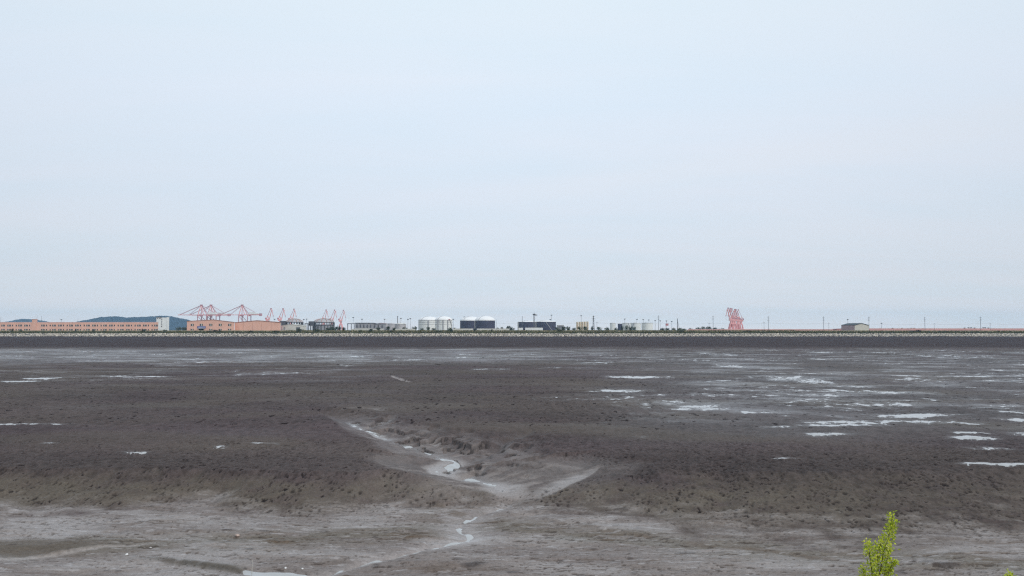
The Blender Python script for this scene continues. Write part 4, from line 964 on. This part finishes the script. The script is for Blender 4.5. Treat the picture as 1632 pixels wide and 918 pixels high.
def pole(px, yt, Yd, label, arms=3, r0=.22):
    r = root_at('utility_pole', px, Yd, label, 'utility pole', 'utility poles along the dike'); H = hz_at(yt, Yd)
    MB().tube((0, 0, 0), (0, 0, H), r0, r0 * .7, 8).build('pole', M_pole, r)
    for i in range(arms):
        zz_ = H - 1.0 - 1.7 * i
        MB().box(-1.15, 1.15, -.35, -.22, zz_ - .1, zz_ + .1).build('crossarm', M_pole, r)
    return r
UP = [(1049.3, 502.5, 'utility pole right of the small white tanks'), (1136.3, 503, 'utility pole left of the clustered red cranes'), (1224.3, 504, 'utility pole first right of the clustered red cranes'), (1312.3, 504.3, 'utility pole midway between red cranes and cream shed'),
      (1384.5, 504.3, 'utility pole at the right end of the cream shed'), (1473.5, 505, 'utility pole just right of the brown bush'), (1562.3, 504.6, 'utility pole farthest right')]
for px, yt, lb in UP: pole(px, yt, 830, lb)
for px, yt, lb in [(791, 508.8, 'thin pole right of the navy tank with pale ladder'), (951.2, 512.8, 'short pole right of the lattice pylon'), (1217.4, 512.8, 'short pole just left of the first pole beyond the cranes'), (1320.4, 514.3, 'short pole just right of the midway pole'),
                   (1488.5, 514.8, 'short pole right of the pole by the bush'), (1577.5, 514.6, 'short pole close to the right edge'), (1130, 514, 'short pole just left of the tall pole by the red cranes'), (66.5, 503, 'thin pole behind the long pink building right of its tower'), (124.5, 507.5, 'thin pole behind the right half of the long pink building'), (1.5, 506, 'thin pole at the left edge behind the pink building')]:
    pole(px, yt, 835 if px > 300 else 900, lb, 0 if px < 900 else 1, .13)
def wire(pa, pb, Yd, sag, label):
    A, B = at(pa[0], pa[1], Yd), at(pb[0], pb[1], Yd); m = MB(); n = 14; prev = None
    for i in range(n + 1):
        t_ = i / n; p = A.lerp(B, t_) - Vector((0, 0, sag * 4 * t_ * (1 - t_)))
        if prev is not None: m.tube(prev, p, .05, .05, 5)
        prev = p
    tag(m.build('power_cable', M_grey), label, 'cable', 'cables between the poles')
wp = [(791, 515.2), (951.2, 514.6), (1049.3, 514.6), (1136.3, 515), (1224.3, 514.7), (1312.3, 515), (1384.5, 516.2), (1473.5, 516), (1562.3, 515.2), (1660, 516.6)]
nm = ['pole by the navy tank and the short pole by the pylon', 'short pole by the pylon and pole by white tanks', 'pole by white tanks and pole left of red cranes', 'poles either side of the clustered red cranes', 'first two tall poles right of the red cranes', 'midway pole and pole at the cream shed', 'pole at the cream shed and pole by the bush', 'pole by the bush and the farthest right pole', 'farthest right pole and the right edge']
for i in range(len(wp) - 1): wire(wp[i], wp[i + 1], 829.6, 1.0, 'thin cable between ' + nm[i])

# lattice mast with platform, pylon, chimney pole, vent, flag, leaning mast
def lattice(name, px, yt, Yd, wb, wt, label, cat):
    r = root_at(name, px, Yd, label, cat); H = hz_at(yt, Yd)
    m = MB(); n = 9
    for sx in (-1, 1):
        for sy in (-1, 1): m.bar((sx * wb, sy * wb, 0), (sx * wt, sy * wt, H), .28)
    for i in range(n):
        z0, z1 = H * i / n, H * (i + 1) / n; w0, w1 = wb + (wt - wb) * i / n, wb + (wt - wb) * (i + 1) / n
        for y in (-1, 1): m.bar((-w0, y * w0, z0), (w1, y * w1, z1), .2); m.bar((w0, y * w0, z0), (-w1, y * w1, z1), .2)
    m.build('lattice', M_pole, r); return r, H
r, H = lattice('lattice_mast', 851.3, 501, 1000, .9, .7, 'dark lattice mast with a round platform before flat navy tanks', 'mast')
MB().lathe([(.6, H - 1.2), (1.9, H - .5), (1.9, H + .3), (.5, H + .9)], 12).build('platform', M_pole, r); MB().box(1.0, 4.0, -.6, .6, H - 1.5, H - .3).build('lamp_arm', M_pole, r)
MB().tube((0, 0, H + .9), (0, 0, hz_at(496.8, 1000)), .16, .08, 6).build('spire', M_pole, r)
r, H = lattice('pylon', 945.8, 503, 1150, 1.3, .35, 'thin lattice power pylon with crossarms right of silos', 'pylon')
for i, wv in enumerate((2.2, 2.9, 2.4)): MB().bar((-wv, 0, H - 1.5 - 3 * i), (wv, 0, H - 1.5 - 3 * i), .3).build('crossarm', M_pole, r)
r = root_at('chimney', 633.7, 1080, 'slim grey chimney behind the rightmost low grey tank', 'chimney'); MB().tube((0, 0, 0), (0, 0, hz_at(504, 1080)), .75, .55, 12).build('stack', M_grey, r); MB().lathe([(.7, hz_at(505, 1080)), (.8, hz_at(505, 1080)), (.8, hz_at(504.2, 1080))], 12).build('stack_ring', M_dgrey, r)
r = root_at('vent_pipe', 832.3, 1100, 'thin dark vent pipe over the left flat navy tank', 'pipe'); MB().tube((0, 0, 0), (0, 0, hz_at(504.5, 1100)), .3, .25, 8).build('pipe', M_pole, r); MB().tube((0, 0, hz_at(504.5, 1100)), (0, 0, hz_at(504, 1100)), .5, .5, 8).build('cap', M_pole, r)
r = root_at('flag_pole', 1062.2, 950, 'red board on a thin post right of white tanks', 'sign'); zt = hz_at(515.8, 950)
MB().tube((-1.2, 0, 0), (-1.2, 0, zt + .4), .12, .1, 6).build('post', M_grey, r); m = MB().box(-1.0, 2.2, -.08, .08, zt - 2.3, zt); m.cur = 1; m.box(-.5, .2, -.10, -.081, zt - 1.4, zt - 1.0).box(.5, 1.5, -.10, -.081, zt - 1.6, zt - 1.0); m.build('board', [mat('flag_red', (0.42, 0.03, 0.06), .7, .1, 1, .2), M_offw], r)
r = root_at('stack_mast', 1079.6, 900, 'short thick dark mast with a slanting stay, standing alone', 'mast'); zt = hz_at(507.5, 900)
MB().tube((0, 0, 0), (0, 0, zt), .42, .32, 8).build('mast', M_dgrey, r); MB().bar((.3, 0, zt * .75), (2.6, 0, 1), .3).build('stay', M_grey, r)

# ------------------------------------------------------------------ trees and bushes of the far shore
M_lf = [mat('leaf_dark', (0.030, 0.045, 0.020), .8, .4, .3, .2), mat('leaf_mid', (0.048, 0.062, 0.027), .8, .4, .3, .2), mat('leaf_olive', (0.075, 0.075, 0.035), .8, .4, .3, .2), mat('leaf_brown', (0.085, 0.062, 0.045), .8, .4, .3, .2), mat('twig_grey', (0.060, 0.055, 0.052), .9, .3, .3, .1)]
M_bark = mat('bark', (0.06, 0.05, 0.04), .9, .3, .5, .1)
def crown_mesh(n, seed, mats_, size=.34):
    rs = random.Random(seed); V = []; Fc = []; MI = []; k0 = 0
    lob = [(rs.uniform(-.55, .55), rs.uniform(-.5, .5), rs.uniform(.35, .78), rs.uniform(.28, .48)) for _ in range(7)] + [(0, 0, .42, .5)]
    for i in range(n):
        lx, ly, lz, lr = rs.choice(lob)
        while True:
            p = Vector((rs.uniform(-1, 1), rs.uniform(-1, 1), rs.uniform(-1, 1)))
            if .25 < p.length < 1: break
        c_ = Vector((lx, ly, lz)) + p * lr; c_.z = max(c_.z * .95, .03)
        a_ = Vector((rs.gauss(0, 1), rs.gauss(0, 1), rs.gauss(0, 1))).normalized(); b_2 = a_.orthogonal().normalized(); s = size * rs.uniform(.25, .6) * .5
        V += [c_ - a_ * s, c_ + b_2 * s * .6, c_ + a_ * s, c_ - b_2 * s * .6]; Fc.append([k0, k0+1, k0+2, k0+3]); k0 += 4; MI.append(rs.randrange(len(mats_)))
    me_o = np_mesh('crown', np.array([tuple(p) for p in V]), np.array(Fc), mats_, midx=MI); C.objects.unlink(me_o); me = me_o.data; bpy.data.objects.remove(me_o); return me
CR = {'dark': [crown_mesh(520, s, M_lf[:2]) for s in (1, 2, 3)], 'olive': [crown_mesh(460, s, M_lf[1:3]) for s in (4, 5)], 'brown': [crown_mesh(460, s, M_lf[3:4] + M_lf[2:3]) for s in (6,)], 'grey': [crown_mesh(420, 8, [M_lf[4], M_lf[0]])]}
trunk_me = MB(); trunk_me.tube((0, 0, 0), (.02, .02, .5), .045, .025, 6).tube((.02, .02, .42), (.3, .05, .68), .022, .010, 5).tube((.0, .02, .35), (-.28, .1, .62), .022, .010, 5)
to = trunk_me.build('trunk', M_bark); trunk_mesh = to.data; bpy.data.objects.remove(to)
def plant(name, cat, px, ytop, hw, Yd, z0, kind, label, group):
    p = at(px, 500, Yd); H = at(px, ytop, Yd).z - z0; r = thing(name, (p.x, Yd, z0), label, cat, group)
    for nm_, me_ in (('trunk', trunk_mesh), ('crown', random.choice(CR[kind]))):
        o = bpy.data.objects.new(nm_, me_); C.objects.link(o); o.parent = r
    r.rotation_euler.z = random.uniform(0, 6.28); wv = hw / F * Yd; r.scale = (wv, wv, H); return r
def treerow(spec, desc, Yd, kind='dark', group=None):
    spec = sorted(spec)
    for i, (px, yt, hw) in enumerate(spec):
        o_ = 'rightmost' if i == len(spec) - 1 else ORD[i] if i == 0 else ORD[i] + ' from left'
        plant('tree', 'tree', px, yt, hw, Yd + random.uniform(-12, 12), GZ, kind, f'{o_} of the {desc}', group or desc)
treerow([(530, 520.5, 6), (538, 519.5, 5), (541.5, 519.0, 4), (548, 521, 5)], 'dark trees at the foot of the clear standing jib crane', 880)
treerow([(604, 522, 5), (617, 520.3, 5.5), (628, 522, 4), (645, 520.8, 5), (660, 520.2, 6), (672, 522.6, 4)], 'dark green trees along the low grey tanks', 880)
treerow([(683.5, 521, 4), (692, 522.5, 5), (717, 521.5, 4.5), (724, 522, 4)], 'trees in front of the white domed tanks', 870)
treerow([(737, 522.6, 5), (793, 521.8, 5), (800, 521.2, 4), (809, 519.6, 6), (816, 521.4, 5)], 'dark trees around the domed navy tanks', 880)
treerow([(889, 521.5, 5), (897, 520.8, 6), (906, 520.2, 5), (914, 522, 4.5), (925, 520.6, 6), (934, 520.4, 5.5), (944, 519.8, 5), (956, 521, 6), (967, 521.2, 5)], 'dark trees below the cream silos', 900)
treerow([(982, 522, 4), (991, 518.4, 4.5), (998, 518.0, 5), (1004, 520.4, 5), (1010, 520.6, 4)], 'bushy trees in front of small tanks', 900)
treerow([(1056, 522.4, 6), (1064, 523, 5), (1073, 522.2, 5), (1082, 522.2, 6), (1090, 523.2, 5)], 'low trees around the lone dark mast', 880)
treerow([(1100, 522.6, 6), (1112, 521.4, 7), (1120, 520.2, 6), (1129, 520.4, 7), (1139, 521.6, 7), (1150, 522.8, 6)], 'low dark trees left of the clustered red cranes', 920)
treerow([(285, 521, 7), (293, 521.6, 5), (297, 520.6, 4)], 'green trees between white block and gabled warehouse', 860, 'olive')
for px, yt, hw, kd, lb in [(20, 523.6, 3.2, 'dark', 'round dark bush on the dike near the left edge'), (34, 525.5, 3, 'olive', 'small olive bush right of the round dark left edge bush'), (150.5, 524.4, 2.6, 'grey', 'upright dark bush on the dike below the left hill'), (166, 527, 4, 'grey', 'low spread bush right of the upright dark bush'), (122, 523.2, 1.8, 'grey', 'slim twiggy bush on the dike before the pink building'),
                           (228, 523, 2.2, 'grey', 'twiggy bush with dark top left of the white block'), (231, 524.5, 3, 'dark', 'green bush beside the twiggy bush left of white block'), (264, 525.2, 4.4, 'olive', 'olive bush on the dike below the white block'), (312, 526.8, 3.4, 'grey', 'low dark bush below the blue sign'), (336, 527, 5, 'grey', 'dark bush at the left side of the grey bush heap'), (344, 525.0, 7, 'grey', 'wide dark grey bush heap below the warehouse'), (351, 525.8, 4, 'grey', 'dark bush at the right side of the grey bush heap'),
                           (402, 527, 6, 'olive', 'low bush below the windowless warehouse'), (440, 526.4, 7, 'dark', 'low bush below the right end of the windowless warehouse'), (478, 523.2, 7, 'olive', 'bush in front of the beige shed door'), (505, 524, 8, 'olive', 'bush in front of the larger storage dome'), (523, 522, 6, 'dark', 'green bush right below the larger storage dome'), (574, 525.5, 6, 'olive', 'bush on the dike below the dark roofed hall'), (590, 524, 5, 'dark', 'dark bush on the dike left of the low grey tanks'), (625, 526.4, 6, 'olive', 'low olive bush below the low grey tanks'), (700, 526.4, 6, 'olive', 'low olive bush below the white domed tanks'), (718, 524.2, 5, 'dark', 'dark bush below the tank with curved stair'),
                           (757, 523, 2, 'dark', 'small dark bush between two pale walls'), (784, 524, 2, 'dark', 'small dark bush before the pale wall of the navy tanks'), (893, 524.5, 6, 'olive', 'olive bush below the small grey box building'), (1085, 524.2, 9, 'olive', 'wide olive bush below the lone dark mast'), (1195, 526.4, 6, 'brown', 'brownish bush right of the clustered red cranes'), (1190, 527, 8, 'grey', 'low dark bush below the clustered red cranes'),
                           (1461, 525.4, 7.5, 'brown', 'large brown bush on the dike, right of the cream shed'), (1452, 527, 5, 'brown', 'brown bush joined to the left of the large brown bush'), (1427, 529, 3, 'grey', 'small dark bush left of the large brown bush'), (1508, 527.6, 5, 'grey', 'low dark bush right of the large brown bush'), (1590, 526.6, 2, 'brown', 'small brown bush near the right edge')]:
    Yd = 747.5 if yt > 522 else 756; plant('bush', 'bush', px, yt, hw, Yd, 5.0, kd, lb, 'bushes on the dike')

# ------------------------------------------------------------------ near bank, the young shrub on it, small things on the mud
M_bank = mat('bank_grass', (0.08, 0.085, 0.035), .95, .35, 1.5, .1)
mb = MB(); mb.prism([(-12, -2), (18.2, -2), (18.2, -1.0), (4.0, 5.4), (-12, 5.4)], -260, 260)
bk = mb.build('near_bank', M_bank); bk.rotation_euler.z = R(90); bk.location = (0, 0, 0)
# prism runs along local y, turned so that its (x) profile faces +Y
mb = MB(); mb.box(-3500, 3500, -3500, -13, 4.2, 5.2); tag(mb.build('back_land', M_bank), 'unseen ground added behind the near bank to block light from below', 'land', kind='structure')  # out of view, added to stop world light coming from below
tag(bk, 'grassy near bank below the camera', 'bank', kind='structure')
M_leafy = [mat('young_leaf', (0.60, 0.66, 0.06), .55, .25, 12, .3, translucent=.35), mat('young_leaf_light', (0.76, 0.75, 0.14), .55, .25, 12, .3, translucent=.35), mat('young_leaf_green', (0.36, 0.46, 0.05), .6, .25, 12, .3, translucent=.35)]
M_stem = mat('green_stem', (0.16, 0.15, 0.06), .7, .2, 8, .2)
def leafy_shrub(base_px, stems, Yd, label, z0, nleaf, lsz=.031):
    rs = random.Random(int(base_px)); b0 = at(base_px, 500, Yd); r = thing('shrub', (b0.x, Yd, z0), label, 'shrub', 'young shrubs on the near bank')
    V = []; Fc = []; MI = []; k0 = 0; sm = MB()
    for (pts, wd_, nl) in stems:
        P = [at(a_, c_, Yd + rs.uniform(-.06, .06)) - Vector((b0.x, Yd, z0)) for a_, c_ in pts]
        P = [Vector((P[0].x * .5, 0, 0))] + P
        for i in range(len(P) - 1): sm.tube(P[i], P[i+1], .008 * (1 - .5 * i / len(P)), .007 * (1 - .5 * (i + 1) / len(P)), 6)
        n = nl
        for i in range(n):
            t_ = rs.random(); sI = min(int(t_ * (len(P) - 2)), len(P) - 3) + 1; f_ = t_ * (len(P) - 2) - (sI - 1); q_ = P[sI].lerp(P[sI + 1], f_)
            taper = 1 - .72 * t_
            c_ = q_ + Vector((rs.gauss(0, wd_ * taper), rs.gauss(0, wd_ * taper), rs.gauss(0, wd_ * .5)))
            d = (c_ - q_); d.z += .03 * rs.random(); d = (d.normalized() if d.length > 1e-4 else Vector((0, 0, 1))) + Vector((rs.gauss(0, .5), rs.gauss(0, .5), rs.gauss(-.1, .6))); d.normalize()
            s = lsz * rs.uniform(.55, 1.15); sd_ = d.orthogonal().normalized(); sd_.rotate(__import__('mathutils').Quaternion(d, rs.uniform(0, 6.28))); nn = d.cross(sd_)
            tip = c_ + d * s; mid = c_ + d * s * .45 + nn * s * .10
            V += [c_, mid + sd_ * s * .36 - nn * s * .05, tip, mid - sd_ * s * .36 - nn * s * .05, mid]
            for tri in ((0, 4, 1), (1, 4, 2), (2, 4, 3), (3, 4, 0)): Fc.append([k0 + j for j in tri]); MI.append(0)
            mi_ = rs.choices((0, 1, 2), (5, 1.4, 4))[0]
            for j in range(4): MI[-1 - j] = mi_
            k0 += 5
    sm.build('stem', M_stem, r)
    fo = np_mesh('foliage', np.array([tuple(p) for p in V]), np.array(Fc), M_leafy, midx=MI, fn=3, smooth=True); fo.parent = r
leafy_shrub(1398, [([(1400, 960), (1402, 915), (1408, 880), (1416, 856), (1421, 840), (1422, 822)], .060, 880),
                   ([(1396, 960), (1390, 915), (1386, 885), (1383, 864)], .060, 420), ([(1398, 960), (1400, 910), (1398, 880), (1404, 866)], .074, 480),
                   ([(1404, 960), (1414, 915), (1422, 900), (1428, 893)], .030, 180), ([(1385, 965), (1380, 930), (1375, 905)], .055, 300), ([(1406, 965), (1414, 930), (1418, 900)], .05, 220), ([(1402, 960), (1412, 905), (1416, 880), (1418, 872)], .03, 130)], 9.0,
            'bright yellow green leafy shrub rising from the bottom edge', 3.1, 0)
leafy_shrub(1610, [([(1610, 985), (1612, 945), (1611, 922), (1610, 917)], .05, 260), ([(1606, 985), (1604, 950), (1603, 925), (1603, 922)], .04, 160), ([(1616, 985), (1618, 950), (1617, 922)], .035, 130)], 9.3,
            'tip of a yellow green shrub in the bottom right corner', 3.0, 0)

def ground_z(x, y):
    i = int(np.argmin(np.abs(Yr - y))); j = int(np.argmin(np.abs(u - x / Yr[i]))); return float(z[i * COLS + j])
def stone(px, py, r_, m_, label, sq=.7):
    x, y = gnd(px, py, CH); zz_ = ground_z(x, y); m = MB(); rs = random.Random(int(px))
    m.ball((0, 0, 0), r_, 9, sq); m.v = [(a_ * (1 + rs.uniform(-.22, .22)), b_2 * (1 + rs.uniform(-.2, .2)), c_ * (1 + rs.uniform(-.2, .2))) for a_, b_2, c_ in m.v]
    o = m.build('stone', m_, smooth=True); o.location = (x, y, zz_ + r_ * sq * .5); tag(o, label, 'stone', 'loose stones on the channel mud')
M_st = mat('stone_white', (0.72, 0.72, 0.72), .7, .15, 4, .2); M_sp = mat('stone_pink', (0.42, 0.33, 0.29), .8, .2, 4, .2)
stone(202, 884.5, .055, M_st, 'bright white stone on the mud at lower left')
stone(240, 874.5, .045, mat('stone_grey', (0.45, 0.43, 0.42), .8, .2, 4, .2), 'small grey stone right of the bright white stone')
stone(378.5, 854.5, .085, M_sp, 'pinkish stone at the left end of a brown streak')
stone(455, 903, .04, M_st, 'tiny pale stone left one above the bottom pool'); stone(482, 904, .04, M_st, 'tiny pale stone right one above the bottom pool')
x, y = gnd(401.3, 914, CH - .1)
o = thing('stake', (x, y, ground_z(x, y) - .05), 'thin pale stake standing in the edge of the bottom pool', 'stake')
MB().tube((0, 0, 0), (.01, 0, .52), .012, .010, 7).build('rod', M_concrete, o); MB().lathe([(.016, .40), (.02, .42), (.016, .44)], 8).build('knot', M_grey, o)
